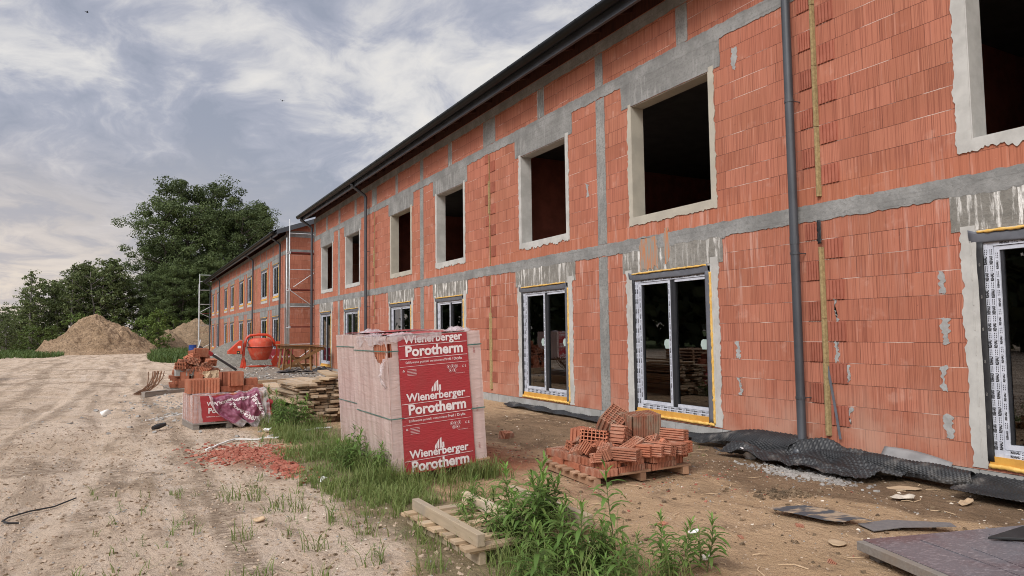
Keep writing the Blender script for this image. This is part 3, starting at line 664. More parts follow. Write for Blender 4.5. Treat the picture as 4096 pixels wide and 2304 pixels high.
def roof(root, ya, yb, X0=FX, dz=0.0, gable=False, depth=10.5, step=.9):
    ex, ez = 6.98, 7.17+dz; sl = math.tan(radians(19)); xr = X0+depth/2; zr = ez+(xr-ex)*sl
    m = MB(); NY = int((yb-ya)/.08)
    m.grid(lambda u, v: (ex-.02+(xr-ex)*v, ya+(yb-ya)*u, ez+(zr-ez)*v+.016*sin(2*pi*(yb-ya)*u/.33)+.02), NY, 6)
    m.grid(lambda u, v: (2*xr-ex-(xr-ex)*v, ya+(yb-ya)*u, ez+(zr-ez)*v+.02), 8, 2)
    rf = m.build('roof', M_ROOF, root, world=True, smooth=True)
    m = MB(); m.quad((ex+.1, ya, ez+.02), (ex+.1, yb, ez+.02), (xr, yb, zr-.04), (xr, ya, zr-.04)); m.build('roof_boarding', M_RAFT, rf, world=True)
    n = int((yb-ya)/step)
    for i in range(n+1):
        y = ya+.3+i*(yb-ya-.6)/n; m = MB(); a = ex+.13; b = X0+.9
        m.prism([(a, ez-.15+.13*sl), (b, ez-.15+(b-ex)*sl), (b, ez+.005+(b-ex)*sl), (a, ez+.005+.13*sl)], y-.04, y+.04, lambda u, v, d_: (u, d_, v)); m.build('rafter', M_RAFT, rf, world=True)
    m = MB(); m.box(ex+.085, ya, ez-.235, ex+.105, yb, ez+.015); m.box(ex+.07, ya, ez-.25, ex+.13, yb, ez-.234); m.build('fascia', M_METAL, rf, world=True)
    m = MB(); NN = 10
    m.grid(lambda u, v: (ex-.03-.10*cos(pi*v), ya+(yb-ya)*u, ez-.005-.125*sin(pi*v)), 40, NN); g = m.build('gutter', M_GUT, root, world=True, smooth=True, solid=-.005)
    n = int((yb-ya)/.62)
    for i in range(min(n, 95)):
        y = ya+.2+i*(yb-ya-.4)/n; m = MB()
        m.grid(lambda u, v: (ex-.03-.1085*cos(pi*v), y-.014+.028*u, ez-.003-.134*sin(pi*v)), 1, 10); m.build('gutter_bracket', M_GUT, g, world=True, smooth=True)
    for yy, s in ((ya, -1), (yb, 1)):
        m = MB(); m.prism([(ex+.06, ez-.2), (ex+.06, ez+.06), (xr, zr+.08), (2*xr-ex, ez+.06), (2*xr-ex, ez-.2), (xr, zr-.2)], yy-.0, yy+s*.03, lambda u, v, d_: (u, d_, v)); m.build('verge_trim', M_METAL, rf, world=True)
    return rf

# ---- near building
NB = thing('brick_building', 'long two storey red block building with empty upper window openings and taped lower windows', 'building', (FX, 0, 0))
UPW = [(31.42, 29.6), (27.47, 25.63), (22.0, 20.18), (18.1, 16.31), (13.27, 11.46), (9.38, 7.52), (3.85, 2.0)]
LOW = [(31.6, 29.75), (27.62, 25.72), (22.1, 20.16), (18.18, 16.35), (13.33, 11.45), (9.46, 7.6), (3.87, 2.0)]
YA, YB = -5.0, 32.95
holes = [(a, b, 3.58, 5.555) for a, b in UPW]+[(a, b, .25, 2.6) for a, b in LOW]
m = MB(); wall_cells(m, YA, YB, .17, 7.08, holes, FX); wall_cells(m, YA, YB, .17, 7.08, holes, FX+.25)
m.quad((FX, YB, .17), (FX+10.5, YB, .17), (FX+10.5, YB, 7.08), (FX, YB, 7.08)); m.quad((FX, YA, .17), (FX, YA, 7.08), (FX+10.5, YA, 7.08), (FX+10.5, YA, .17))
m.quad((FX+10.5, YB, .17), (FX+10.5, YA, .17), (FX+10.5, YA, 7.08), (FX+10.5, YB, 7.08))
m.build('block_wall', M_BW, NB, world=True)
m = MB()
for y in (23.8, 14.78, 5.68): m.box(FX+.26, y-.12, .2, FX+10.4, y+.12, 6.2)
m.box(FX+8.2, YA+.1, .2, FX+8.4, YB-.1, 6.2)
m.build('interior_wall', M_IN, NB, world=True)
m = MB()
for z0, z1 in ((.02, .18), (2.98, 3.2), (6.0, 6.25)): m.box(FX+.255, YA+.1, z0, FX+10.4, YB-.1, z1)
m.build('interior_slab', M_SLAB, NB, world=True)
# foundation course
m = MB(); y = YB
while y > YA:
    m.box(FX-.012+.004*nz(y*3, 0), y, -.25, FX+.2, y-.492, .165); y -= .5
m.box(FX-.004, YA, -.25, FX+.1, YB, .15); m.build('foundation', M_FND, NB, world=True)
# slab band and ring beams
def bands(root, ya, yb, dz=0, s=0, X=FX):
    for z0, z1, b, t, nm in ((3.0, 3.22, .022, .012, 'floor_slab_band'), (5.98, 6.2, .02, .012, 'ring_beam'), (6.84, 7.06, .012, 0, 'wall_plate_beam')):
        m = MB(); L = 4.0; y = yb
        while y > ya+.01:
            y2 = max(ya, y-L); rag(m, y, y2, z0+dz, z1+dz, .010, b=b*1.3, t=t*1.5, step=.045, s=s, x0=X); y = y2
        m.build(nm, M_CON, root, world=True)
bands(NB, YA, YB)
for y in (28.53, 19.25, 10.27, .9):
    for z0, z1 in ((.17, 2.99), (3.23, 5.97)):
        m = MB(); rag(m, y+.14, y-.13, z0, z1, .007, l=.012, r=.012, s=y); m.build('concrete_column', M_COL, NB, world=True)
for a, b in ((32.95, 32.6), (30.68, 30.4), (28.61, 28.32), (26.27, 26.0), (24.08, 23.54), (21.56, 21.32), (19.36, 19.11), (17.28, 17.02), (15.12, 14.48), (12.52, 12.24), (10.41, 10.17), (8.19, 7.94), (5.95, 5.4), (3.4, 3.15), (1.1, .85)):
    m = MB(); rag(m, a, b, 6.21, 6.83, .006, l=.012, r=.012, s=a); m.build('knee_wall_post', M_COL, NB, world=True)
# lintels, plaster reveals
for i, (a, b) in enumerate(UPW):
    m = MB(); rag(m, a+.26, b-.24, 5.56, 6.0, .008, l=.015, r=.015, b=.004, s=a); m.build('window_lintel', M_LINU, NB, world=True)
    mt = M_PLB if i in (2, 5) else M_PLA
    m = MB(); e = .15 if i == 6 else .10
    rag(m, a+e, a+.002, 3.50, 5.60 if i > 2 else 5.55, .013, l=.028, step=.035, s=a); rag(m, b-.002, b-.10, 3.50, 5.62, .013, r=.028, step=.035, s=b)
    rag(m, a+e, b-.1, 3.45, 3.575, .014, b=.055 if i in (3, 4, 6) else .025, step=.018, s=a+1)
    q = MB; x0, x1 = FX-.012, FX+.26
    m.box(x0+.001, a-.012, 3.575, x1, a+.001, 5.553); m.box(x0+.001, b-.001, 3.575, x1, b+.012, 5.553)
    m.box(x0+.002, a-.012, 3.572, x1, b+.012, 3.592); m.box(x0+.02, a-.012, 5.545, x1, b+.012, 5.562)
    m.build('plaster_reveal', mt, NB, world=True)
for i, (a, b) in enumerate(LOW):
    m = MB(); rag(m, a+.24, b-.26, 2.63, 3.02, .008, l=.015, r=.02, b=.004, s=a+3); m.build('window_lintel', M_LIN, NB, world=True)
    m = MB(); rag(m, a+.15, a-.0, .19, 2.68, .011, l=.035, step=.035, s=a+2); rag(m, b+.0, b-.15, .19, 2.72, .011, r=.035, step=.035, s=b+2)
    for yy, sg in ((a, 1), (b, -1)):
        for z in [.3+.2585*k_ for k_ in range(9)]: m.box(FX-.0155, yy+sg*.045, z, FX-.011, yy+sg*.055, z+.2)
    m.box(FX-.010, a+.001, .22, FX+.26, a-.006, 2.63); m.box(FX-.010, b-.001, .22, FX+.26, b+.006, 2.63); m.box(FX-.004, a-.006, 2.60, FX+.26, b+.006, 2.632)
    m.build('plaster_reveal', M_PLA, NB, world=True)
    window(NB, a, b, .25, 2.6, 2 if i >= 4 else 1)
for Y, sd in ((5.68, 0), (14.80, 1), (23.78, 2)): party_joint(NB, Y, seed=sd)
m = MB(); m.grid(lambda u, v: (FX-.045-.02*nz(u*5, v*9), 5.71-.055*u, 2.7+.3*v), 4, 12); m.build('joint_tape', M_BLK, NB, world=True, smooth=True, solid=.003)
m = MB(); m.grid(lambda u, v: (FX-.05+.03*v, 5.5+.14*v+.018*(u-.5)*2+.02*v*v, .28+.88*v), 1, 10); m.build('loose_strap', M_TAPE, NB, world=True, solid=.002)
for y, z0, z1, wd in ((4.22, 1.98, 2.24, .04), (4.22, 1.46, 1.73, .05), (4.24, .95, 1.2, .05), (4.24, .45, .68, .05), (5.51, 1.71, 2.0, .035), (5.53, 1.22, 1.48, .03), (5.39, .97, 1.2, .03), (5.38, .47, .68, .03), (7.12, 1.2, 1.46, .05), (7.1, .7, .94, .05), (10.72, 4.2, 4.46, .05), (7.0, 5.42, 5.75, .05)):
    m = MB(); rag(m, y+wd*.75, y-wd*.5, z0, z1, .006, l=.05, r=.05, b=.05, t=.03, step=.012, s=y*3+z0); m.build('mortar_smear', M_MORT, NB, world=True)
for y, wd, z0, z1 in ((9.0, .22, 2.64, 3.2), (8.55, .05, 2.75, 3.3), (3.0, .10, 2.75, 3.0)):
    m = MB(); rag(m, y+wd, y-wd, z0, z1, .0125, l=.05, r=.05, b=.09, t=.02, step=.035, s=y); m.build('drip_stain', M_ORST, NB, world=True)
downpipe(NB, 5.97, shoe=True, zbot=.05); downpipe(NB, 24.35); downpipe(NB, 32.75)
roof(NB, YA-.3, 33.1)
m = MB(); m.box(FX+.06, YA, 7.07, FX+.2, YB, 7.42); m.build('eaves_board', M_RAFT, NB, world=True)

# ---- far building
FB = thing('brick_building', 'far red block building with taped windows on both floors and scaffold at its gable', 'building', (FX, 39.5, 0))
WIN = [(77.5, 75.4), (73.3, 71.3), (67.3, 65.2), (63.05, 60.85), (57.8, 55.55), (53.6, 51.65), (47.7, 45.42), (43.5, 41.6)]
D = .13; GA, GB = 39.4, 78.5
holes = [(a, b, 3.85, 5.8) for a, b in WIN]+[(a, b, .35, 2.7) for a, b in WIN]
m = MB(); wall_cells(m, GA, GB, -.1, 7.08+D, holes, FX)
m.prism([(FX, -.1), (FX+10.5, -.1), (FX+10.5, 7.38+D), (FX+5.25, 9.1), (FX, 7.38+D)], GA, GA+.25, lambda u, v, d_: (u, d_+.002, v))
m.box(FX+.01, GB-.25, -.1, FX+10.5, GB, 7.38); m.box(FX+10.2, GA+.3, -.1, FX+10.5, GB-.3, 7.3)
m.build('block_wall', M_BW, FB, world=True)
m = MB()
for z0, z1 in ((-.05, .18), (3.1, 3.3), (6.1, 6.35)): m.box(FX+.26, GA+.3, z0, FX+10.1, GB-.3, z1)
m.box(FX+5, GA+.3, 0, FX+5.2, GB-.3, 6.1); m.build('interior_slab', M_SLAB, FB, world=True)
bands(FB, GA, GB, D, 7)
for z0, z1, nm in ((3.13, 3.35, 'floor_slab_band'), (6.1, 6.36, 'ring_beam'), (7.05, 7.4, 'wall_plate_beam')):
    m = MB(); m.box(FX+.002, GA-.010, z0, FX+10.4, GA+.02, z1); m.build(nm, M_CON, FB, world=True)
m = MB(); m.box(FX-.010, GA-.011, -.1, FX+.12, GA+.1, 7.3); m.box(FX-.012, GA+.3, -.1, FX+.0, GA+.42, 6.2); m.build('concrete_column', M_CON, FB, world=True)
for (a, b) in WIN:
    for z0, z1 in ((2.74, 3.12), (5.84, 6.1)):
        m = MB(); rag(m, a+.25, b-.25, z0, z1, .008, step=.2, s=a); m.build('window_lintel', M_LINU if z0 < 3 else M_LINU, FB, world=True)
    m = MB(); rag(m, a+.05, b-.05, 3.62, 3.8, .008, step=.2, s=a); m.build('sill_patch', M_PLA, FB, world=True)
    window(FB, a, b, .35, 2.7, 1, sticker=False); window(FB, a, b, 3.85, 5.8, 1, sticker=False)
y = 41.2; i = 0
while y < 78:
    m = MB(); rag(m, y+.1, y-.1, 6.33, 6.96, .006, step=.3, s=y); m.build('knee_wall_post', M_CON, FB, world=True); y += 2.28; i += 1
for Y in (44.6, 54.6, 64.1, 74.3):
    for z0, z1 in ((-.05, 3.12), (3.36, 6.1)):
        m = MB(); rag(m, Y+.12, Y-.12, z0, z1, .007, step=.3, s=Y); m.build('concrete_column', M_COL, FB, world=True)
for Y in (49.6, 59.3, 69.5):
    m = MB(); m.box(FX-.012, Y-.04, 0, FX, Y+.04, 6.9); m.build('mineral_wool_strip', M_WOOL, FB, world=True)
for Y in (40.55, 50.2, 70.0, 78.2): downpipe(FB, Y, ztop=6.75, gzt=7.2, br=(2, 4.5))
roof(FB, 38.9, 79.3, dz=D, step=1.3)
# ------------------------------------------------------------------ blocks
def block_mesh(L=.374, W=.25, H=.249, nx=9, ny=5, grooves=True, web=.010):
    """hollow clay block: L along x, W along y, holes along z, ribbed ends, grooved faces; base at z = 0, centred"""
    m = MB(); P = []
    a, b = L/2, W/2
    n = max(5, int(L/.021))
    for s in (-1, 1):
        for i in range(n):
            x0 = -a+L*i/n; x1 = -a+L*(i+.62)/n; x2 = -a+L*(i+1)/n
            row = [(x0, -b), (x1, -b), (x1, -b+.009), (x2, -b+.009)]
            P += [(p[0]*-s, p[1]*-s) for p in row]
        k = 5
        for j in range(k):
            y0 = -b+W*j/k; y1 = -b+W*(j+.55)/k; y2 = -b+W*(j+1)/k
            row = [(a+.004, y0), (a+.004, y1), (a-.012, y1), (a-.012, y2)]
            P += [(p[0]*-s, p[1]*-s) for p in row]
    N = len(P); inn = [(max(-a+.017, min(a-.017, p[0])), max(-b+.015, min(b-.015, p[1]))) for p in P]
    vs = [(x, y, 0) for x, y in P]+[(x, y, H) for x, y in P]+[(x, y, 0) for x, y in inn]+[(x, y, H) for x, y in inn]
    fs = []
    for i in range(N):
        j = (i+1) % N
        fs += [(i, j, N+j, N+i), (2*N+j, 2*N+i, 3*N+i, 3*N+j), (N+i, N+j, 3*N+j, 3*N+i), (j, i, 2*N+i, 2*N+j)]
    m.add(vs, fs)
    for i in range(1, nx): x = -a+L*i/nx; m.box(x-web/2, -b+.012, .001, x+web/2, b-.012, H-.0015)
    for j in range(1, ny):
        y = -b+W*j/ny
        m.box(-a+.014, y-web/2, .0015, a-.014, y+web/2, H-.001)
    return m
def cut_block(L, W, H, nx, ny, seed):
    """cut or broken piece with an uneven broken top edge"""
    m = block_mesh(L, W, H, nx, ny)
    m.v = [(x, y, z if z < H*.6 else z+.018*fbm(x*14+seed, y*14, seed, 2)) for x, y, z in m.v]
    return m
TERS = [M_TER, M_TERP, M_TERD, M_DUSTY]
BL = {}
for k_, a_ in dict(full=(.374, .25, .249, 9, 5), half=(.24, .25, .249, 6, 5), slab=(.374, .25, .072, 9, 5), slabhalf=(.21, .25, .068, 5, 5), slim=(.374, .12, .10, 10, 3), quarter=(.20, .14, .12, 5, 3), long=(.40, .13, .13, 3, 3), small=(.12, .10, .075, 3, 2), stick=(.125, .125, .34, 3, 3), broken=(.30, .20, .16, 7, 5)).items():
    BL[k_] = (cut_block(*a_, len(BL)) if k_ in ('quarter', 'small', 'broken') else block_mesh(*a_))
BM = {}
def hollow(kind, mat, loc, rot, label, group, cat='clay block'):
    key = (kind, mat.name)
    if key not in BM: BM[key] = None
    if BM[key] is None:
        o = BL[kind].build('hollow_block', mat); BM[key] = o.data
    else:
        o = bpy.data.objects.new('hollow_block', BM[key]); COL.objects.link(o)
    o.location = loc; o.rotation_euler = rot; WM[o.name] = Matrix.LocRotScale(Vector(loc), Euler(rot), None)
    return tag(o, label, cat, group)

def pallet(name, label, loc, rot, W, D, sh=.085, sw=.06, ns=9, st=.022, flip=False, mats=(M_WPX, M_WPY), group=None, over=.05, gap=None, cat='pallet', deckw=.095):
    """timber pallet: stringers along local y, deck boards along local x"""
    p = thing(name, label, cat, loc, rot, group)
    z0, z1 = (st, st+sh) if flip else (0, sh)
    d0, d1 = (0, st) if flip else (sh, sh+st)
    for i in range(3):
        x = (W-sw)*i/2; m = MB(); m.box(x, 0, z0, x+sw, D, z1); m.build('stringer', mats[1], p, bevel=.004)
    for j in range(ns):
        y = .01+(D-deckw-.02)*j/(ns-1)+U(-.01, .01); m = MB(); m.box(-over+U(-.015, .015), y, d0+.0005*(j % 3), W+over+U(-.015, .015), y+deckw+U(-.01, .01), d1); m.build('deck_board', mats[0], p, bevel=.003)
    return p

# ------------------------------------------------------------------ wrapped block pallets
def prints(parent, x, y, zt, k=1.0, x0=.115, w=.845, zs=(.0, .645, 1.27), zoff=0.0, H=1.573):
    m = MB()
    def put(key, cx, cz, sc=1.0, hs=1.0):
        vs, fs = TXT[key]; m.add([(cx+v[0]*sc, y, cz+v[1]*sc*hs) for v in vs], fs)
    cx = x0+w*.50
    def inside(z): return .07 < z < zt-.005
    for s in zs:
        zP = zt-.172-s
        if inside(zP+.11+.03) : put('brand', cx, zP+.135, k)
        put('prod', cx+.01, zP, k, 1.0) if inside(zP-.05) else None
        for zl in (zP+.072, zP-.078):
            if inside(zl): m.box(x0+.01, y-.0004, zl-.0025, x0+w-.01, y, zl+.0025)
        if inside(zP-.12): put('sub', cx-.115, zP-.118); put('sub2', cx+.235, zP-.118)
        if inside(zP-.26):
            m.box(x0+.01, y-.0004, zP-.163, x0+w-.01, y, zP-.160)
            for q in range(5): m.box(x0+.09, y-.0004, zP-.195-.016*q, x0+.2, y, zP-.198-.016*q)
            put('ce', x0+w*.93, zP-.215, 1.0)
            for i, (dx_, dz_) in enumerate(((0, 0), (.047, 0), (.094, 0), (.024, -.045), (.071, -.045))):
                c = (x0+w*.70+dx_, zP-.205+dz_); n = 18
                vs = [(c[0]+r*cos(2*pi*q/n), y, c[1]+r*sin(2*pi*q/n)) for r in (.021, .0185) for q in range(n)]
                m.add(vs, [(q, (q+1) % n, n+(q+1) % n, n+q) for q in range(n)]); m.box(c[0]-.007, y-.0003, c[1]-.009, c[0]+.004, y, c[1]+.009)
            t = (x0+.05, zP-.205)
            m.add([(t[0]-.014, y, t[1]-.012), (t[0]+.014, y, t[1]-.012), (t[0], y, t[1]+.014), (t[0]-.007, y, t[1]-.0085), (t[0]+.007, y, t[1]-.0085), (t[0], y, t[1]+.006)], [(0, 1, 4, 3), (1, 2, 5, 4), (2, 0, 3, 5)])
            put('www', x0+w*.86, zP-.285)
            lz = zP-.422
            if inside(lz):
                for q in range(4):   # house-like emblem of slanting bars
                    a = cx-.055+q*.031; b0 = lz-.045; hgt = (.05, .09, .125, .085)[q]
                    m.add([(a, y, b0), (a+.022, y, b0+.012), (a+.022, y, b0+hgt+.004+(.018 if q < 2 else -.018 if q > 2 else 0)), (a, y, b0+hgt-.014)], [(0, 1, 2, 3)])
    return m.build('lettering', M_PRINT, parent)
def wrapped_pallet(label, loc, rot, W, D, H, first=True, cat='block pallet'):
    p = thing('wrapped_block_pallet', label, cat, loc, rot, 'shrink wrapped pallets of blocks')
    zb = .10; nc = 6; ch = (H-zb-.01)/nc
    m = MB()
    for i in range(3): x = (W-.1)*i/2; m.box(x, .02, 0, x+.1, D-.02, .075)
    m.box(-.03, -.01, .075, W+.04, D+.01, .098); m.build('timber_base', M_WPX, p)
    for c in range(nc):
        st = MB()
        z0 = zb+c*ch; z1 = z0+ch-.0006
        nb = 8; o = .01
        # left and right faces: ribbed block ends; front and back: blocks with hollow ends
        P = []
        rib = 15
        for j in range(rib): y0 = D-o-(D-2*o)*j/rib; y1 = D-o-(D-2*o)*(j+.6)/rib; P += [(o, y0), (o, y1), (o+.02, y1), (o+.02, D-o-(D-2*o)*(j+1)/rib)]
        for j in range(24): x0 = o+(W-2*o)*j/24; P += [(x0, o), (o+(W-2*o)*(j+.7)/24, o), (o+(W-2*o)*(j+.7)/24, o+.006), (o+(W-2*o)*(j+1)/24, o+.006)]
        for j in range(rib): y0 = o+(D-2*o)*j/rib; y1 = o+(D-2*o)*(j+.6)/rib; P += [(W-o, y0), (W-o, y1), (W-o-.02, y1), (W-o-.02, o+(D-2*o)*(j+1)/rib)]
        P += [(W-o, D-o), (o, D-o)]
        st.prism(P, z0, z1, lambda u, v, d_: (u, v, d_)); st.build('block_course', M_TERP, p)
    # wrapping film on all sides, torn open near the top of the front left corner
    def wr(q): t = q[2]/3; return .006*fbm(q[0]*7, q[1]*7, q[2]*.8, 2)+.002*sin(t*80+9*nz(q[0]*3, t*3))*sst(.80, .95, t)
    def hole(u, v):
        return first and (((u-.80)/.17)**2+((v-.90)/.085)**2 < 1+.5*nz(u*9, v*13, 1))
    m = MB()
    m.grid(lambda u, v: (-.006+wr((u*2, 3, v*3)), D+.004-(D+.008)*u, .07+(H-.06)*v), 46, 120, hole)
    m.grid(lambda u, v: (W+.006+wr((u, 8, v*3)), -.004+(D+.008)*u, .07+(H-.06)*v), 10, 20)
    m.grid(lambda u, v: (-.004+(W+.01)*u, -.006+wr((u*2, 5, v*3)), .07+(H-.06)*v), 24, 40, lambda u, v: first and ((u+.01)/.06)**2+((v-.90)/.05)**2 < 1)
    m.grid(lambda u, v: (W+.006-(W+.01)*u, D+.006, .07+(H-.06)*v), 6, 12)
    m.grid(lambda u, v: (-.004+(W+.01)*u, -.006+(D+.012)*v, H+.010+.012*fbm(u*5, v*5, 2, 2)), 18, 18)
    m.build('wrapping_film', M_FILM, p, smooth=True)
    m = MB(); x0, w = .115, .845
    m.grid(lambda u, v: (x0+(w+.02*(1-v))*u+.006*nz(v*4, 2), -.016-.0025*nz(u*8, v*12), .06+(H-.055)*v), 30, 40)
    m.grid(lambda u, v: (x0+w*u, -.016+(D+.03)*v, H+.025+.006*nz(u*5, v*5)), 16, 16)
    m.build('printed_band', M_RED, p, smooth=True)
    prints(p, 0, -.0205, H, x0=x0, w=w, H=H)
    for z in (H*.905, H*.435):
        m = MB(); e = .0245
        m.box(-.0135, -.016, z-.008, -.0115, D+.01, z+.004); m.build('packing_strap', M_STRAP, p)
        m = MB(); m.box(-.01, -.0255, z-.008, .12 if z > 1 else .14, -.0235, z+.004); m.build('packing_strap', M_STRAP, p)
        m = MB(); m.box(x0+w+.0, -.0255, z-.006, W+.012, -.0235, z+.008); m.build('packing_strap', M_STRAP, p)
    # crumpled loose film on the top edges and the torn flap
    for (cx, cy, sx, sy, hh, sd) in ((.22, .14, .26, .16, .03, 1), (.93, .2, .24, .2, .05, 2), (.12, .8, .18, .4, .025, 3)) if first else ((.3, .6, .3, .3, .045, 3),):
        m = MB(); m.grid(lambda u, v: (cx+sx*(u-.5)*1.3, cy+sy*(v-.5)*1.5, H+.016+hh*max(0, 1-(2*u-1)**2)*max(0, 1-(2*v-1)**2)*(.9+1.4*nz(u*5+sd, v*5, sd))+.014*nz(u*14, v*14, sd)), 18, 14)
        m.build('crumpled_film', M_FILMC, p, smooth=True)
    if first:
        m = MB(); m.grid(lambda u, v: (.02+.62*u, -.028-.004*nz(u*9, v*5)+.03*(1-v)*0, H+.03-(.075+.04*nz(u*6, 3))*v+.012*nz(u*14, v*3)), 40, 5); m.build('crumpled_film', M_FILMC, p, smooth=True)
        m = MB(); m.grid(lambda u, v: (-.014-.01*nz(u*7, v*4), 1.1*u, H+.02-(.10+.06*nz(u*5, 8))*v+.01*nz(u*12, v*3)), 40, 5); m.build('crumpled_film', M_FILMC, p, smooth=True)
        m = MB(); m.grid(lambda u, v: (-.018-.045*sin(v*pi)+.03*nz(u*3, v*8, 5), .13-.10*u*(1-.45*v)+.045*nz(v*6, 2, u), 1.34-.33*v+.02*nz(u*7, v*5)), 8, 18); m.build('torn_flap', M_FILMC, p, smooth=True)
        m = MB(); m.box(-.001, .03, 1.30, .03, .26, 1.52)
    vs, fs = TXT['date']
    for z in (.25, .68, 1.36):
        m = MB(); m.add([(W-.085-v[1], -.012, z+v[0]*1.3) for v in vs], fs); m.build('lettering', M_RED2, p)
    return p
wrapped_pallet('tall leaning shrink wrapped block pallet with red printed front and torn top corner', (2.581, 7.306, .02), (0, radians(-3.2), radians(.05)), 1.128, 1.245, 1.573)
wrapped_pallet('shrink wrapped block pallet standing directly behind the tall red printed one', (2.76, 8.74, .02), (0, radians(-3.0), radians(1.5)), 1.128, 1.22, 1.60, False)

# ------------------------------------------------------------------ low opened pallet with loose blocks and hanging film
LP = (1.031, 13.262, .0); LR = radians(5.7)
p = thing('opened_block_pallet', 'low half used block pallet with loose blocks on top and purple sheet hanging in front', 'block pallet', LP, (0, 0, LR), 'shrink wrapped pallets of blocks')
W, D, H = 1.2, 1.04, .606
m = MB()
for i in range(3): x = (W-.1)*i/2; m.box(x, .0, 0, x+.1, D, .09)
m.box(-.01, -.01, .09, W+.01, D, .112); m.build('timber_base', M_WGR, p)
m = MB()
for c in range(2):
    for i in range(3): m.box(.01+i*.393, .012, .115+c*.243, .01+i*.393+.388, D-.01, .115+c*.243+.239)
m.build('block_stack', M_TERP, p, bevel=.004)
m = MB(); wv = lambda a, b: .007*fbm(a*6, b*3, 2, 2)
m.grid(lambda u, v: (-.006+wv(u, v*3), D-D*u, .1+(H-.1)*v), 16, 26); m.grid(lambda u, v: (.36*u, -.006+wv(u, v*3+5), .1+(H-.1)*v), 8, 26); m.grid(lambda u, v: (-.006+.55*u, -.006+.3*v, H+.01+.02*fbm(u*7, v*4, 2)), 14, 8)
m.build('wrapping_film', M_FILMC, p, smooth=True)
m = MB(); m.grid(lambda u, v: (.10+.05*(1-v)+.55*u+.012*nz(v*5, 1), -.016+.004*nz(u*7, v*9), .13+(H-.15)*v), 14, 18); m.build('printed_band', M_RED, p, smooth=True)
m = MB()
for key, cx, cz, sc in (('brand', .50, .44, .8), ('prod', .52, .32, .8), ('sub', .42, .22, .9)): vs, fs = TXT[key]; m.add([(cx+v[0]*sc, -.0205, cz+v[1]*sc) for v in vs if True], fs)
m.build('lettering', M_PRINT, p)
# hanging sheet
def sheet(u, v):
    top = .24+.97*u; bl = .66+.62*u
    s = v**1.25
    x = top*(1-s)+bl*s-.10*sin(pi*s)*(1-u)+.03*sin(pi*v)*max(0, u-.6)*2
    z0 = H-.01+.045*nz(u*8, 1.5, 2)+.08*u; z1 = .02+.16*max(0, u-.55)+.08*max(0, .25-u)*4-.05*sin(u*14)
    z = z0*(1-v)+(z1+.06*nz(u*7, 2, 9))*v+.05*sin(pi*v)*(u-.5)
    y = -.035-.06*v-.02*sin(v*pi)-.05*abs(sin(u*9+v*2.6+1.2*nz(u*3, v*3)))**.6*v**.4-.045*nz(u*9, v*3.5, 3)-.022*nz(u*21, v*9, 5)
    if v < .08: y += .12*(.08-v)/.08
    return x, y, z
def shx(a, b, off=.004):
    P = Vector(sheet(a, b)); du = Vector(sheet(a+.01, b))-P; dv = Vector(sheet(a, b+.01))-P; n = du.cross(dv).normalized()
    if n.y > 0: n = -n
    return tuple(P+n*off)
G0 = None
ps = thing('crumpled_plastic_sheet', 'purple and clear printed plastic sheet hanging over the low block pallet', 'plastic sheet', LP, (0, 0, LR))
m = MB(); m.grid(lambda u, v: sheet(.05+.82*u, .02+.84*v), 70, 50); m.build('printed_area', M_PURP, ps, smooth=True)
m = MB(); m.grid(sheet, 70, 50, lambda u, v: .06 < u < .86 and .03 < v < .85); m.build('clear_margin', M_FILMC, ps, smooth=True)
m = MB()
for key, ca, cb, sa, rot in (('brand', .36, .20, .85, .1), ('prod', .55, .63, .85, -.9), ('sub', .44, .42, .9, -.7), ('prod', .80, .55, .75, -1.4)):
    vs, fs = TXT[key]; c, s = cos(rot), sin(rot)
    Q = [shx(min(.99, max(.01, ca+(v[0]*c-v[1]*s)*sa/.9)), min(.98, max(.02, cb-(v[0]*s+v[1]*c)*sa/.75))) for v in vs]; m.add(Q, fs)
m.build('lettering', M_PRINT, ps)
m = MB(); m.grid(lambda u, v: (1.22+.10*v+.03*nz(u*5, v), -.06-.05*sin(u*9), .50-.30*u-.05*v), 16, 5); m.build('printed_area', M_RED, ps, smooth=True)
G1 = 'loose blocks on the low pallet'
cL, sL = cos(LR), sin(LR)
def onlow(kind, x, y, z, rz, label, mat=M_TERP, rx=0, ry=0): hollow(kind, mat, (LP[0]+x*cL-y*sL, LP[1]+x*sL+y*cL, LP[2]+z), (rx, ry, rz+LR), label, G1)
onlow('full', .09, .42, .615, pi/2+.05, 'clay block lying at the left end of the low pallet top', M_TERP)
onlow('full', .37, .38, .615, 1.45, 'taller upright clay block beside the left end block on the low pallet', M_TERP)
for i in range(2): onlow('slim', .68+i*.38, .32, .616, 0, ('left' if i == 0 else 'right')+' flat slab block of the front row on the low pallet', M_TER)
for i in range(2): onlow('slim', .68+i*.38, .46, .616, 0, ('left' if i == 0 else 'right')+' flat slab block of the rear row on the low pallet', M_TER)
onlow('full', .72, .46, .72, .0, 'large block standing on slabs at the back of the low pallet', M_TER)
onlow('half', .76, .34, .718, .04, 'notched half block in front of the large one on the low pallet', M_TERP)
onlow('quarter', 1.05, .36, .718, .1, 'small block piece at the right end of the low pallet', M_TER)
m = MB(); m.grid(lambda u, v: (.3*u-.15+.02*nz(u*5, v*5), .25*v, .16*v+.05*nz(u*4, v*4, 3)), 8, 8); tag(m.build('torn_paper_sack', M_CARD, loc=(1.45, 14.05, .72), rot=(.5, 0, .4), solid=.01), 'crumpled tan paper between blocks on the low pallet', 'paper')

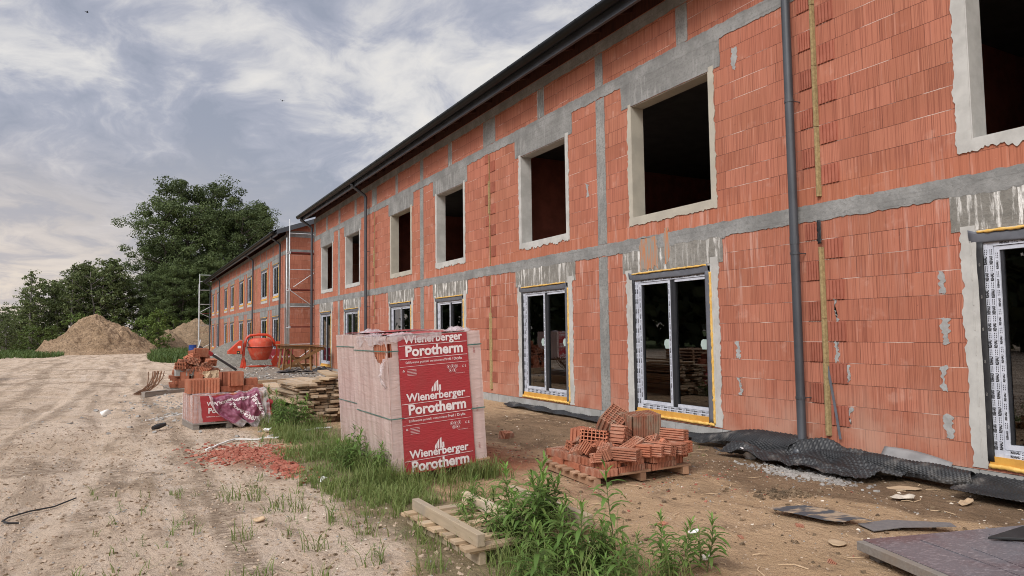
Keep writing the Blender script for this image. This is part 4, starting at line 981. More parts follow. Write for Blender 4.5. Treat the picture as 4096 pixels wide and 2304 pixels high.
# ------------------------------------------------------------------ block rubble on the pallet by the wall
BP = (4.30, 5.99, .0); BR = radians(-3.6); rt = (radians(1.0), radians(-1.2), BR)
pallet('timber_pallet', 'reddish timber pallet carrying the heap of broken blocks near the wall', BP, rt, 1.24, 1.08, .085, .075, 7, .022, group=None, over=.05)
G2 = 'broken blocks heaped on the pallet by the wall'
cB, sB = cos(BR), sin(BR)
LB = 'broken terracotta piece in the heap on the reddish pallet by the wall'
def onbp(kind, x, y, z, rot, mat, label=LB): hollow(kind, mat, (BP[0]+x*cB-y*sB, BP[1]+x*sB+y*cB, BP[2]+z), (rot[0], rot[1], rot[2]+BR), label, G2)
R2 = random.Random(3)
for lay, (z, n) in enumerate(((.11, 0), (.186, 0))):
    for (x, y, rz) in [(.16, .14, 1.57), (.16, .52, 1.57), (.16, .90, 1.57), (.50, .13, 0), (.88, .13, 0), (1.13, .28, 1.57), (1.13, .66, 1.57), (1.08, .95, 0), (.5, .95, 0), (.55, .45, 0), (.85, .6, 1.57)]:
        onbp(R2.choice(['slab', 'slab', 'slabhalf']) if lay else 'slab', x+R2.uniform(-.03, .03)+lay*.03, y+R2.uniform(-.03, .03)+lay*.02, z, (R2.uniform(-.035, .035), R2.uniform(-.035, .035), rz+R2.uniform(-.12, .12)+lay*.22), R2.choice([M_DUSTY, M_DUSTY, M_TERP]), LB)
Z = .262
for _ in range(26): onbp(R2.choice(['small', 'small', 'quarter', 'slabhalf']), R2.uniform(.05, 1.2), R2.uniform(.03, .95), Z+R2.uniform(0, .06), (R2.uniform(-1.6, 1.6), R2.uniform(-.6, .6), R2.uniform(0, 3)), R2.choice([M_TERP, M_DUSTY, M_TER]))
for kind, x, y, z, rot, mat in [('stick', .26, .12, Z+.063, (1.57, 0, .55), M_DUSTY), ('quarter', .40, .02, Z-.02, (0, 0, .1), M_TERP), ('small', .53, .03, Z, (0, 0, .3), M_TERP),
        ('stick', .66, .20, Z+.063, (1.57, 0, .50), M_DUSTY), ('stick', .80, .18, Z+.07, (1.57, .25, .38), M_DUSTY), ('stick', .54, .26, Z+.063, (1.57, 0, .55), M_TERP), ('slim', .70, .30, Z, (0, .15, -.5), M_TER),
        ('quarter', .98, .22, Z+.05, (1.57, 0, .1), M_TER), ('stick', 1.00, .22, Z+.063, (1.57, 0, .30), M_DUSTY), ('stick', 1.13, .30, Z+.063, (1.57, 0, .34), M_TERP), ('stick', 1.10, .34, Z+.185, (1.57, .1, .42), M_DUSTY),
        ('slim', .52, .24, Z+.02, (.1, .1, .15), M_TER), ('slim', .58, .16, Z+.05, (.2, -.2, .45), M_DUSTY), ('quarter', .14, .36, Z+.03, (.5, .3, .4), M_TERP), ('quarter', .24, .42, Z+.06, (1.2, .2, .7), M_TER),
        ('small', .46, .32, Z+.08, (.4, .5, .3), M_TER), ('slim', .40, .44, Z+.04, (.2, .1, 1.2), M_TER), ('half', .62, .60, Z, (.05, .05, .2), M_TER), ('half', .30, .70, Z, (.1, 0, .5), M_TER), ('half', .95, .68, Z, (0, 0, .2), M_TER),
        ('slab', .42, .42, Z+.11, (.1, .2, .3), M_TERD), ('quarter', 1.12, .60, Z+.02, (.3, .2, .6), M_TERP), ('slim', 1.10, .62, Z+.13, (.2, .1, 1.0), M_TER), ('small', .88, .12, Z+.02, (.4, 0, 1), M_TERP), ('small', .93, .30, Z+.1, (1, 0, .2), M_DUSTY)]:
    onbp(kind, x, y, z, rot, mat)
onbp('broken', .30, .44, Z+.17, (1.45, .08, -.75), M_TERP, 'orange grooved block piece lying on its side at the left of the rubble heap')
onbp('broken', .50, .36, Z+.20, (1.60, .30, .62), M_DUSTY, 'pale dusty broken block showing its hollow end in the middle of the rubble heap')
onbp('full', .64, .68, Z+.20, (.55, -.38, .50), M_TERD, 'sooty hollow block tilted on top of the rubble heap')
onbp('full', .90, .42, Z+.17, (.10, -.03, -.10), M_TERD, 'large dirt stained hollow block upright on the right of the rubble heap')

# ------------------------------------------------------------------ two empty pallets in the weeds
EX, EY = 2.17, 4.44
pallet('timber_pallet', 'weathered empty pallet lying underneath the upturned one in the weeds', (EX+.03, EY+.03, .0), (0, 0, radians(3)), 1.0, 1.27, .09, .06, 8, .024, mats=(M_WX, M_WY), group='empty pallets stacked in the weeds')
pallet('timber_pallet', 'pale empty pallet lying upside down on another in the weeds', (EX, EY, .112), (0, 0, radians(.5)), 1.0, 1.24, .09, .062, 7, .026, flip=True, mats=(M_WX, M_WY), group='empty pallets stacked in the weeds', over=.075)

# ------------------------------------------------------------------ panels on a frame, right foreground
pp = thing('panel_stack', 'stack of wet dark bitumen panels on a grey timber frame in the right foreground', 'panels', (4.66, 3.19, 0), (0, 0, radians(-16.8)))
m = MB(); m.box(-.075, -1.3, .055, .03, .01, .118); m.build('timber_bearer', M_WGR, pp, bevel=.004)
for a in (.8, 1.5): m = MB(); m.box(a, -1.3, .05, a+.1, 0, .118); m.build('timber_bearer', M_WGR, pp, bevel=.004)
for a in ((.0, -.12, .09, -.03), (.8, -.12, .9, -.03), (.02, -1.25, .1, -1.15), (1.5, -.12, 1.6, -.03)):
    m = MB(); m.box(a[0], a[1], -.01, a[2], a[3], .0495 if a[0] > .5 else .0545); m.build('support_block', M_WGR, pp, bevel=.004)
for i, (a, b, c, d_, z) in enumerate(((-.02, -1.32, 1.7, .01, .1185), (.35, -1.1, 1.75, -.12, .1235), (.55, -.95, 1.2, -.33, .1285), (.9, -.7, 1.78, -.2, .1285))):
    m = MB(); R_ = Matrix.Rotation(radians((0, 1.5, -3, 4)[i]), 4, 'Z'); m.box(a, b, z, c, d_, z+.0045, R_); m.build('bitumen_panel', M_PANEL, pp)
m = MB(); m.prism([(0, 0), (.55, .12), (.9, .1), (.9, -.42), (.62, -.40), (.06, -.03)], 0, .018, lambda u, v, d_: (u, v, d_+.03*u)); tag(m.build('rubber_mat', M_RUB, loc=(5.33, 2.72, .14), rot=(0, 0, radians(-14)), bevel=.004), 'folded black rubber piece lying on the wet bitumen panels', 'rubber piece')
# ------------------------------------------------------------------ concrete mixer
mx = thing('concrete_mixer', 'orange red drum concrete mixer with a tilting hoop frame', 'concrete mixer', (5.0, 31, .22))
T_ = lambda x, z, y=0: (x-5.0, y, z-.22)
m = MB(); m.tube([T_(4.24, .28), T_(4.30, .75), T_(4.34, 1.30)], [.07, .05, .05], 6); m.prism([(4.16, .26), (4.42, .26), (4.33, .8), (4.30, .8)], -.05, .05, lambda u, v, d_: T_(u, v, d_)); m.build('leg', M_OR, mx)
m = MB(); m.prism([(5.42, .5), (5.50, .24), (5.66, .22), (5.70, 1.32), (5.62, 1.32), (5.60, .8)], -.05, .05, lambda u, v, d_: T_(u, v, d_)); m.box(*T_(5.60, 1.12, -.08), *T_(5.78, 1.34, .08)); m.build('leg', M_OR, mx)
m = MB(); m.tube([T_(4.3, .31), T_(5.62, .29)], .035, 8); m.tube([T_(5.6, .33), T_(5.82, .34)], .03, 8); m.tube([T_(4.3, .26, -.4), T_(4.3, .26, .5)], .035, 8); m.tube([T_(5.6, .24, -.4), T_(5.6, .24, .5)], .035, 8); m.build('base_frame', M_OR, mx)
m = MB(); P = [(3.68, .98), (3.68, .85), (4.24, .82), (4.24, 1.40), (4.14, 1.41)]
m.prism(P, -.17, .17, lambda u, v, d_: T_(u, v, d_)); hsg = m.build('motor_housing', M_OR, mx, bevel=.015)
m = MB(); m.box(*T_(4.02, .83, -.185), *T_(4.13, .97, -.171)); m.build('switch', M_BLK, hsg)
m = MB(); m.box(*T_(4.05, .88, -.19), *T_(4.10, .93, -.186)); m.build('switch_button', M_FOAM, hsg)
m = MB(); m.box(*T_(4.05, 1.08, -.174), *T_(4.18, 1.18, -.171)); m.build('sticker', M_WHT, hsg)
m = MB(); pts = [T_(4.36, 1.12), T_(4.38, 1.36), T_(4.44, 1.52), T_(4.56, 1.61), T_(4.9, 1.645), T_(5.25, 1.63), T_(5.42, 1.53), T_(5.52, 1.36), T_(5.55, 1.15)]
m.tube(pts, .055, 10); m.tube([T_(4.92, 1.68), T_(4.92, 1.74), T_(4.95, 1.78), T_(4.98, 1.74)], .012, 5); m.build('hoop', M_OR, mx, smooth=True)
m = MB(); m.lathe([(.02, .56), (.30, .57), (.33, .60), (.44, .86), (.52, 1.10), (.525, 1.115), (.525, 1.13), (.50, 1.14), (.50, 1.18), (.49, 1.30), (.45, 1.40), (.36, 1.475), (.2, 1.50), (.05, 1.505)], 36)
m.v = [(x-.03, y, z-.22) for x, y, z in m.v]; dr = m.build('drum', M_ORD, mx, smooth=True)
m = MB(); m.tube([(-.03+.535*cos(2*pi*i/32), .535*sin(2*pi*i/32), .90) for i in range(33)], .016, 6); m.build('ring_gear', M_RUB, dr)
m = MB(); m.tube([(-.55, -.1, 1.10), (-.56, -.3, 1.02), (-.53, -.38, .92), (-.45, -.36, .88)], .018, 6); m.build('tilt_latch', M_RUB, mx)
m = MB(); m.lathe([(.1, -.05), (.20, -.05), (.21, 0), (.20, .05), (.1, .05)], 20, (-.72+.1, .35, .18), Matrix.Rotation(pi/2, 4, 'Y')); m.build('wheel', M_RUB, mx)

# ------------------------------------------------------------------ red wrapped pallet behind the mixer
rp = thing('wrapped_block_pallet', 'low red wrapped block pallet between the mixer and the trestle', 'block pallet', (5.75, 34.4, .12), (0, 0, .1), 'shrink wrapped pallets of blocks')
m = MB(); m.box(0, 0, 0, 1.3, 1.0, .10); m.build('timber_base', M_WGR, rp)
m = MB(); m.grid(lambda u, v: (1.3*u+.006*nz(v*5, u), -.01-.01*nz(u*7, v*7), .1+.72*v), 20, 14); m.grid(lambda u, v: (-.01, 1.0-u, .1+.72*v), 6, 6); m.grid(lambda u, v: (1.31, u, .1+.72*v), 6, 6); m.build('printed_band', M_RED2, rp, smooth=True)
m = MB(); m.grid(lambda u, v: (1.3*u, v, .82+.04*fbm(u*5, v*5, 7, 2)), 20, 10); m.build('wrapping_film', M_FILMC, rp, smooth=True)
m = MB(); vs, fs = TXT['brand']; m.add([(.72+v[0]*1.25, -.03, .45+v[1]*1.25) for v in vs], fs); m.build('lettering', M_PRINT, rp)

# ------------------------------------------------------------------ trestle
tr = thing('trestle_table', 'brown timber trestle with diagonal braces', 'trestle', (6.25, 29.5, .1))
def bar(a, b, w_, t_, nm, mt=M_WBR, par=None):
    a, b = Vector(a), Vector(b); d_ = (b-a); L = d_.length; q = d_.to_track_quat('X', 'Z').to_matrix().to_4x4(); q.translation = a
    m = MB(); m.box(0, -t_/2, -w_/2, L, t_/2, w_/2, q); return m.build(nm, mt, par)
bar((-.80, -.35, 1.02), (.98, -.35, .93), .13, .04, 'rail', par=tr); bar((-.80, .35, 1.02), (.98, .35, .93), .13, .04, 'rail', par=tr)
m = MB(); m.grid(lambda u, v: (-.85+1.9*u, -.45+.9*v, 1.105-.095*u), 2, 2); m.build('table_top', M_WBR, tr, solid=-.035)
for y in (-.38, .38):
    for x, dx_ in ((-.62, -.10), (-.36, -.06), (.36, .05), (.64, .0)): bar((x+dx_, y*1.25, -.02), (x, y, .98), .09, .04, 'leg', par=tr)
bar((-.82, -.43, .1), (.78, -.43, .90), .12, .035, 'brace', par=tr); bar((.3, .43, .05), (-.4, .43, .9), .1, .035, 'brace', par=tr); bar((-.4, .3, .9), (.15, -.3, .1), .09, .03, 'brace', par=tr)
for z in (.22, .52): bar((-.5, .40, z), (.70, .40, z), .11, .03, 'cross_rail', par=tr)
bs = thing('sheet_stack', 'low stack of black roofing sheets on a pallet in front of the trestle', 'sheets', (5.0, 27.4, .1), (0, 0, -.08))
for x in (0, .6, 1.2): m = MB(); m.box(x, 0, -.08, x+.1, .9, .04); m.build('bearer', M_WGR, bs)
m = MB(); m.box(-.05, -.02, .041, 1.4, .92, .065); m.build('deck_board', M_WGR, bs)
for i in range(3): m = MB(); m.grid(lambda u, v: (.05+.6*u+.35*i, .85*v, .075+.035*i+.05*sin(u*3+i)+.03*nz(u*3, v*3, i)), 10, 6); m.build('roofing_sheet', M_BLK, bs, smooth=True, solid=.01)

# ------------------------------------------------------------------ scaffolds
def scaffold(label, X0, Y0, n, top, z0=.05, dy=.74, lv=(2.0, 4.0, 6.0), Lb=2.6, topz=7.75):
    s = thing('scaffold', label, 'scaffold', (X0, Y0, z0), group='scaffolds at the gable walls')
    for i in range(n):
        x = i*Lb
        for y, t in ((0, topz if i == 0 else 7.2), (dy, topz-.9)):
            m = MB(); m.tube([(x, y, 0), (x, y, t)], .026, 8); m.build('standard', M_GALV, s, smooth=True)
            m = MB(); m.box(x-.07, y-.07, -.02, x+.07, y+.07, .01); m.build('base_plate', M_GALV, s)
        for z in lv:
            m = MB(); m.tube([(x, 0, z-.06), (x, dy, z-.06)], .022, 6); m.build('transom', M_GALV, s)
            for y in (0,): m = MB(); m.box(x-.04, y-.05, z-.1, x+.06, y+.05, z+.02); m.build('coupler', M_GALV, s)
    for i in range(n-1):
        x = i*Lb
        for z in lv:
            m = MB(); m.box(x, .03, z-.055, x+Lb, dy-.03, z+.005); m.build('deck', M_DECK, s)
        for z in (1.05, 3.05, 5.05, 7.0): m = MB(); m.tube([(x, 0, z), (x+Lb, 0, z)], .02, 6); m.build('guard_rail', M_GALV, s)
        for z, a in ((.1, 0), (2.1, 1), (4.1, 0)):
            m = MB(); m.tube([(x if a else x+.2, -.03, z+(1.85 if a else 0)), (x+Lb, -.03, z+(.0 if a else 1.75))], .02, 6); m.build('diagonal_brace', M_GALV, s)
    return s
scaffold('galvanised scaffold in the gap between the two brick buildings', 7.53, 37.9, 3, 7.8)
sf = thing('scaffold', 'thin scaffold frame at the far end of the far brick building', 'scaffold', (6.62, 79.6, 0), group='scaffolds at the gable walls')
for x, t in ((0, 8.1), (2.4, 7.4)):
    m = MB(); m.tube([(x, 0, 0), (x, 0, t)], .045, 6); m.build('standard', M_GALV, sf); m = MB(); m.tube([(x, .75, 0), (x, .75, t-1)], .035, 6); m.build('standard', M_GALV, sf)
for z in (8.0, 7.3, 6.4, 4.9, 2.7): m = MB(); m.tube([(0, 0, z), (2.4, 0, z)], .03, 6); m.build('guard_rail', M_GALV, sf)
for a, b in ((4.0, 5.4), (4.0, 2.9), (.1, 1.4)): m = MB(); m.tube([(0, 0, a), (2.3, 0, b)], .03, 6); m.build('diagonal_brace', M_GALV, sf)
for z in (3.9, 1.95): m = MB(); m.box(0, .05, z, 2.4, .7, z+.05); m.build('deck', M_DECK, sf)

# ------------------------------------------------------------------ heaps
def heap(name, label, cx, cy, rx, ry, h, mat, seed, n=90, rough=.34, sharp=1.25, cat='soil heap', peak=0.0):
    def f(u, v):
        a = 2*pi*u; r = v*1.12
        wob = 1+.16*nz(cos(a)*1.3+seed, sin(a)*1.3, seed)
        x = cos(a)*r*rx*wob+peak*rx*(1-r); y = sin(a)*r*ry*wob
        z = h*max(0, 1-r**sharp)**1.08 if r < 1 else -.12*(r-1)*h
        k = sst(0, .25, 1-r) if r < 1 else 0
        z += (rough*h*.42*fbm(x*.55+seed, y*.55, 2, 4)+rough*h*.16*fbm(x*2.4, y*2.4, seed, 3))*k
        return (x, y, z-.05)
    m = MB(); m.grid(f, n, n//2)
    o = m.build(name, mat, loc=(cx, cy, 0), smooth=True); return tag(o, label, cat)
heap('soil_heap', 'large heap of sandy soil in front of the birch wood', -2.6, 79, 5.6, 6.5, 4.0, M_HEAP, 2, 190, .34, 1.05)
heap('soil_heap', 'low dark soil heap beside the far scaffold', 7.2, 92, 5.2, 5, 3.7, M_HEAP2, 7, 90, .3, 1.3)
heap('soil_heap', 'small pointed sandy soil heap right of the large heap', 4.2, 88, 2.6, 3, 2.4, M_HEAP2, 4, 70, .3)
heap('sand_heap', 'heap of grey mortar sand behind the concrete mixer', 4.9, 36.2, 2.5, 3.0, 1.45, M_GSAND, 9, 90, .16, 1.5, 'sand heap')
heap('sand_heap', 'small grey sand pile under the mixer drum', 5.05, 31.4, 1.05, .9, .40, M_GSAND, 5, 60, .3, 1.4, 'sand heap')

# ------------------------------------------------------------------ barrel
m = MB(); m.lathe([(.28, 0), (.29, .02), (.285, .3), (.295, .32), (.285, .34), (.285, .6), (.295, .62), (.285, .64), (.285, .88), (.295, .9), (.27, .9), (.26, .87)], 28)
tag(m.build('oil_barrel', M_BLUE, loc=(4.55, 60, 0), smooth=False), 'blue steel barrel standing near the far building', 'barrel')

# ------------------------------------------------------------------ left block heap on a pallet
HP = (1.25, 22.75, 0)
pallet('timber_pallet', 'pallet under the tall heap of bricks left of the mixer', (HP[0]-.05, HP[1], 0), (0, 0, .12), 1.25, 1.5, mats=(M_WGR, M_WGR))
G3 = 'bricks in the tall heap left of the mixer'
L3 = 'terracotta brick in the tall heap left of the orange mixer'
R3 = random.Random(9)
def onhp(kind, x, y, z, rot, mat, label=L3): hollow(kind, mat, (HP[0]+x, HP[1]+y, HP[2]+z), rot, label, G3)
z = .115
for c in range(3):
    for i in range(4):
        for j in range(4):
            if R3.random() < .1*c: continue
            onhp('slim', .08+i*.33+R3.uniform(-.02, .02), .08+j*.36, z, (0, 0, 1.57*((i+c) % 2)+R3.uniform(-.06, .06)), R3.choice([M_TERP, M_TER]))
    for i in range(3): onhp('full' if c == 0 else 'half', .25+i*.38+R3.uniform(-.03, .03), -.08+R3.uniform(-.02, .02), z, (0, 0, R3.uniform(-.08, .08)), R3.choice([M_TERP, M_TER])) if c != 1 else None
    z += .104
for c in range(5):
    n = 9-c
    for i in range(n):
        a = R3.uniform(0, 2*pi); r = (.62-.10*c)*sqrt(R3.random())
        onhp(R3.choice(['half', 'slim', 'quarter', 'long', 'half', 'slab']), .62+r*cos(a)*1.15, .5+r*sin(a), z+R3.uniform(-.02, .06), (R3.choice([0, 1.57, .3, -.3])+R3.uniform(-.2, .2), R3.uniform(-.3, .3), R3.uniform(0, 3)), R3.choice([M_TERP, M_TER, M_TERP]))
    z += .125
for _ in range(14): onhp('broken', .1+R3.random()*1.05, -.12+R3.random()*.3, .42+.45*R3.random(), (1.57+R3.uniform(-.3, .3), R3.uniform(-.4, .4), R3.uniform(-.6, .6)), R3.choice([M_TERP, M_DUSTY]))
onhp('half', .45, .1, .93, (1.35, .2, .5), M_TER, 'block showing its hollow holes near the top of the tall heap')
onhp('half', .68, .05, .62, (1.57, 0, -.25), M_DUSTY, 'block showing its hollow end on the front of the tall heap')
onhp('full', .72, .25, 1.0, (.1, .05, .1), M_TERP, 'smooth block at the top of the tall heap left of the mixer')
for i in range(2): m = MB(); m.box(-.12, -.12, -.1, .12, .12, .1); tag(m.build('concrete_block', M_FND, loc=(HP[0]+.12+.26*i, HP[1]-.06, .56), rot=(0, 0, .15+.1*i), bevel=.006), ('left' if i == 0 else 'right')+' grey concrete block in the tall heap of bricks', 'concrete block')
# boom-like pole leaning over the heap
pg = thing('vibrator_pole', 'dark grey pole with a red collar leaning across the tall brick heap', 'pole', (2.18, 26.3, 0))
A_, B_ = Vector((.02, .2, 1.27)), Vector((1.35, .9, .36))
m = MB(); m.tube([A_, B_], .045, 8); m.build('shaft', M_METAL, pg); m = MB(); m.tube([A_.lerp(B_, .22), A_.lerp(B_, .34)], .075, 8); m.build('collar', M_RED, pg)
m = MB(); m.tube([A_.lerp(B_, .42)+Vector((0, 0, .07)), A_.lerp(B_, .58)+Vector((0, 0, .06))], .03, 6); m.build('clamp', M_WHT, pg); m = MB(); m.tube([A_+Vector((-.06, 0, -.15)), A_+Vector((.02, 0, .03)), A_+Vector((.06, 0, .22))], .025, 6); m.build('handle', M_GALV, pg)

# rebar bundle and long edge timber
for i in range(15):
    m = MB(); x0 = .18+.26*R3.random(); y0 = 22.2+R3.uniform(-.3, .3); dx_ = .48+R3.uniform(-.16, .16)
    m.tube([(x0+dx_*t+.04*nz(t*3+i, i)+.13*sin(t*pi), y0+.5*t+R3.uniform(-.02, .02), .02+.60*t**1.25+.03*nz(i, t*3)) for t in (0, .25, .5, .75, 1)], .013, 5)
    tag(m.build('steel_rod', M_RUST, world=True, loc=(x0, y0, 0)), 'rusty bent steel rod in the bundle leaning on the timber', 'steel rod', 'rusty rods leaning in a bundle')
m = MB(); m.box(0, 0, 0, 2.05, .12, .13); m.box(0, -.02, .131, .75, .14, .15); tag(m.build('timber_beam', M_WGR, loc=(.45, 21.2, -.01), rot=(0, 0, radians(42)), bevel=.006), 'long grey timber beam lying in front of the rusty rods', 'timber')

# ------------------------------------------------------------------ plank stack
R4 = random.Random(21); z = .02
for lay in range(15):
    x = 2.70+R4.uniform(-.06, .06)+.05*abs(lay-8)/8+(.08 if lay < 6 else 0); t = R4.choice([.040, .05, .055]); xe = 3.62+R4.uniform(-.05, .05)
    while x < xe:
        w_ = min(R4.choice([.12, .15, .18, .22, .25]), max(.1, xe+.05-x)); L = R4.uniform(1.3, 2.2); y = 12.95+R4.uniform(-.17, .17)
        m = MB(); m.grid(lambda u, v: (w_*u, L*v, 0), 1, 1); m = MB(); m.box(0, 0, 0, w_-.012, L, t-.010)
        o = m.build('plank', M_WGY, loc=(x, y, z+R4.uniform(0, .003)), rot=(R4.uniform(-.006, .006), R4.uniform(-.012, .012), R4.uniform(-.05, .05)+radians(2)), bevel=.003)
        tag(o, 'weathered board in the neat stack behind the tall wrapped pallet', 'plank', 'boards stacked behind the wrapped pallets'); x += w_
    z += t
for i, (x, y, rz, ry, L) in enumerate(((3.0, 13.0, -.25, .03, 1.2), (3.1, 12.9, -.4, .05, 1.1), (3.3, 13.1, .2, -.03, 1.3))):
    m = MB(); m.box(0, 0, 0, .2, L, .035); tag(m.build('plank', M_WX, loc=(x, y, z+.04*i+.01), rot=(.02, ry, rz-.3), bevel=.003), ('pale board askew on top of the stack', 'second pale board askew on top of the stack, crossing the first', 'uppermost pale board on the stack beside the wrapped pallet')[i], 'plank', 'boards stacked behind the wrapped pallets')
for i, (x, y, L, w_, h, z, rz, mt, lab) in enumerate(((2.95, 15.9, 3.4, .34, .05, .32, -.06, M_WGY, 'wide plywood board lying on the timber box beside the plank stack'), (3.0, 15.6, 3.2, .10, .30, .0, -.06, M_WGY, 'timber box side under the wide board'), (3.22, 15.75, 3.2, .10, .30, .0, -.06, M_WGY, 'second timber box side under the wide board'), (3.42, 15.2, 3.8, .14, .12, .30, -.02, M_WGR, 'whitish beam beside the wide board'), (3.62, 15.0, 3.9, .14, .12, .27, .02, M_WGR, 'whitish beam nearest the plank stack'), (3.45, 15.3, 3.4, .34, .26, .0, 0, M_WGY, 'low timber form under the whitish beams'), (3.0, 19.6, 1.4, .12, .09, .33, -1.2, M_WX, 'short pale timber lying across the far end of the wide board'), (3.1, 20.3, .5, .2, .16, .2, -1.3, M_WX, 'pale sawn offcut by the mixer side of the timber forms'))):
    m = MB(); m.box(0, 0, 0, w_, L, h); tag(m.build('timber_beam' if w_ < .3 else 'formwork_board', mt, loc=(x, y, z), rot=(0, 0, rz), bevel=.005), lab, 'timber')

# ------------------------------------------------------------------ dimpled foundation membrane
def dimple(y, s):
    p = .038; a = (y/p) % 1-.5; b = ((s/p)+(.5 if int(floor(y/p)) % 2 else 0)) % 1-.5
    return .013*max(0, 1-(a*a+b*b)*8)
def membrane(label, ya, yb, prof, step=.0095, ns=64, dim=1, cap=0):
    """strip along the wall: prof(y, s) gives (x, z) with s from 0 at the wall side to 1"""
    N = int(abs(yb-ya)/step)
    def f(u, v):
        y = ya+(yb-ya)*u; x, z, yy = prof(y, v); x2, z2, _ = prof(y, v+.01); tx, tz = x2-x, z2-z; l_ = sqrt(tx*tx+tz*tz) or 1
        h = dimple(y, v*.6)*dim; return (x+(-abs(tz)/l_ if tz else 0)*h, y+yy, z+abs(tx)/l_*h)
    m = MB(); m.grid(f, N, ns)
    return tag(m.build('dimpled_membrane', M_DIM, smooth=True, solid=-.003), label, 'membrane', 'black dimpled membranes along the wall foot')
def pA(y, s):
    k = .05*nz(y*2.2, s*1.5, 1); r = sst(7.9, 6.7, y); return (7.63-.33*s-.06*sin(s*pi)+k*s, (.23-.20*s+.05*sin(s*pi))*(.25+.75*r)+.08*nz(y*2.6, s*2.5, 4)*s+.02, .1*(s-.5))
membrane('black dimpled membrane leaning against the wall foot left of the near downpipe', 7.7, 6.0, pA)
def pB(y, s):
    r = sst(4.55, 5.0, y); q = .16*nz(y*1.5, s*2.1, 7)
    return (7.56-.74*s*(1+.1*nz(y*2, 1))+.05*nz(y*3, s*3, 2), .015+.19*exp(-((s-.08)/.17)**2)*(.4+.8*exp(-((y-5.85)/.7)**2))+.12*abs(nz(y*2.2, s*2.6, 3))+.07*exp(-((s-.66)/.10)**2)*(1+1.8*nz(y*1.3, 5))*.8+.05*abs(nz(y*5, s*5, 8))*s, .35*(s-.5)*(1-.5*r))
membrane('crumpled black dimpled membrane spread round the foot of the near downpipe', 6.75, 4.62, pB, ns=90)
def pC(y, s):
    a = pi*(1.02-1.18*s); r = .095+.02*nz(y*2.5, s*3, 5)+.012*sin(y*3)+.01*nz(y*3, s*2)
    xc = 7.46+.02*(5.6-y)+.02*nz(y*1.5, 3); return (xc+r*1.05*cos(pi-a)*-1*-1, .075+r*1.05*sin(max(-.1, a)) if s < .93 else .075+r*1.05*sin(a), .03*sin(s*5))
membrane('curled roll of black dimpled membrane along the wall right of the downpipe', 5.62, 3.92, pC, ns=56)
def pD(y, s): return (7.66-.50*s+.03*nz(y*2, s), .10*(1-s)**2+.03+.05*nz(y*2.6, s*2, 6)*(1-abs(2*s-1)), .1*nz(s*3, y))
membrane('flattened stained end of the black dimpled membrane under the nearest window', 3.98, 2.3, pD)
def pE(y, s): return (7.645-.15*s*(1+.5*nz(y*1.2, 2)), .05*(1-s)-.005+.07*nz(y*1.8, s*2, 6), .05*nz(s*4, y*2))
membrane('narrow black membrane strip in the earth along the foundation between the two patio windows', 13.9, 7.75, pE, step=.02, ns=24)
m = MB(); m.grid(lambda u, v: (7.64-.12*v-.10*sin(u*pi)*v, 4.95-.75*u, .27-.13*v-.07*u+.03*sin(u*pi)), 14, 6); tag(m.build('tin_strip', M_ZINC, smooth=True, solid=.002), 'bent shiny tin strip behind the membrane roll', 'tin strip')
for i, (x, y, sx, h) in enumerate(((6.95, 28.5, 1.0, .22), (7.3, 23.5, .6, .12))):
    m = MB(); m.grid(lambda u, v: (x+sx*(u-.5), y+.6*(v-.5), .02+h*(1-(2*u-1)**2)*(1-(2*v-1)**2)*(1+1.2*nz(u*5, v*5, i))), 16, 10); tag(m.build('black_tarp', M_BLK, smooth=True), ('crumpled black tarp at the wall foot beside the trestle', 'smaller black tarp scrap at the wall foot')[i], 'tarp')
# ------------------------------------------------------------------ litter and stones
def scrap(name, mat, x, y, sx, sy, rz, label, cat, h=.02, curl=.03, seed=0, jag=.25, z=.012):
    n = 11; P = []
    for i in range(n): a = 2*pi*i/n; r = 1+jag*nz(i*1.7+seed, seed*2.3); P.append((r*cos(a), r*sin(a)))
    m = MB(); N = 5; vs = [(0, 0, 0)]; fs = []
    for k in range(1, N+1):
        for px_, py_ in P:
            X, Y = px_*k/N*sx/2, py_*k/N*sy/2; vs.append((X, Y, curl*nz(X*9/max(sx, .2)*.4+seed, Y*4/max(sy, .2)*.3, seed)+curl*.5*(k/N)**2))
    for i in range(n): fs.append((0, 1+i, 1+(i+1) % n))
    for k in range(N-1):
        for i in range(n): a = 1+k*n+i; b = 1+k*n+(i+1) % n; fs.append((a, a+n, b+n, b))
    m.add(vs, fs); return tag(m.build(name, mat, loc=(x, y, gz(x, y)+z+curl*.25), rot=(0, 0, rz), smooth=True, solid=h*.3), label, cat)
m = MB(); P = [(-.32, .20), (-.18, .22), (.02, .20), (.20, .02), (.36, -.20), (.22, -.16), (.10, -.22), (-.04, -.18), (-.16, -.02), (-.26, .10)]
m.prism(P, 0, .006, lambda u, v, d_: (u, v*1.15, d_+.035+.05*sin(u*5)*v+.03*(v+.2)))
tag(m.build('plastic_sheet', M_SHEET, loc=(5.18, 4.0, gz(5.18, 4.0)+.01), rot=(0, 0, -.42), bevel=.002), 'muddy dark torn sheet lying on the earth beyond the panel stack', 'sheet')
m = MB(); m.prism([(-.28, .06), (.0, .1), (.42, -.02), (.40, -.10), (.0, -.06), (-.26, -.09)], 0, .006, lambda u, v, d_: (u, v*1.4, d_+.015*sin(u*4)+.02)); tag(m.build('felt_strip', M_SLATE, loc=(5.55, 3.52, gz(5.55, 3.5)+.01), rot=(0, 0, -.5)), 'grey felt strip between the torn sheet and the panels', 'felt')
scrap('cardboard_piece', M_CARD, 4.72, 3.47, .17, .13, .5, 'tan square of cardboard on the sand near the panels', 'cardboard', curl=.012, seed=3, jag=.12)
scrap('paper_scrap', M_PAPER, 6.5, 4.05, .26, .12, -.3, 'pale torn paper on the wet earth in front of the membrane', 'paper', seed=5)
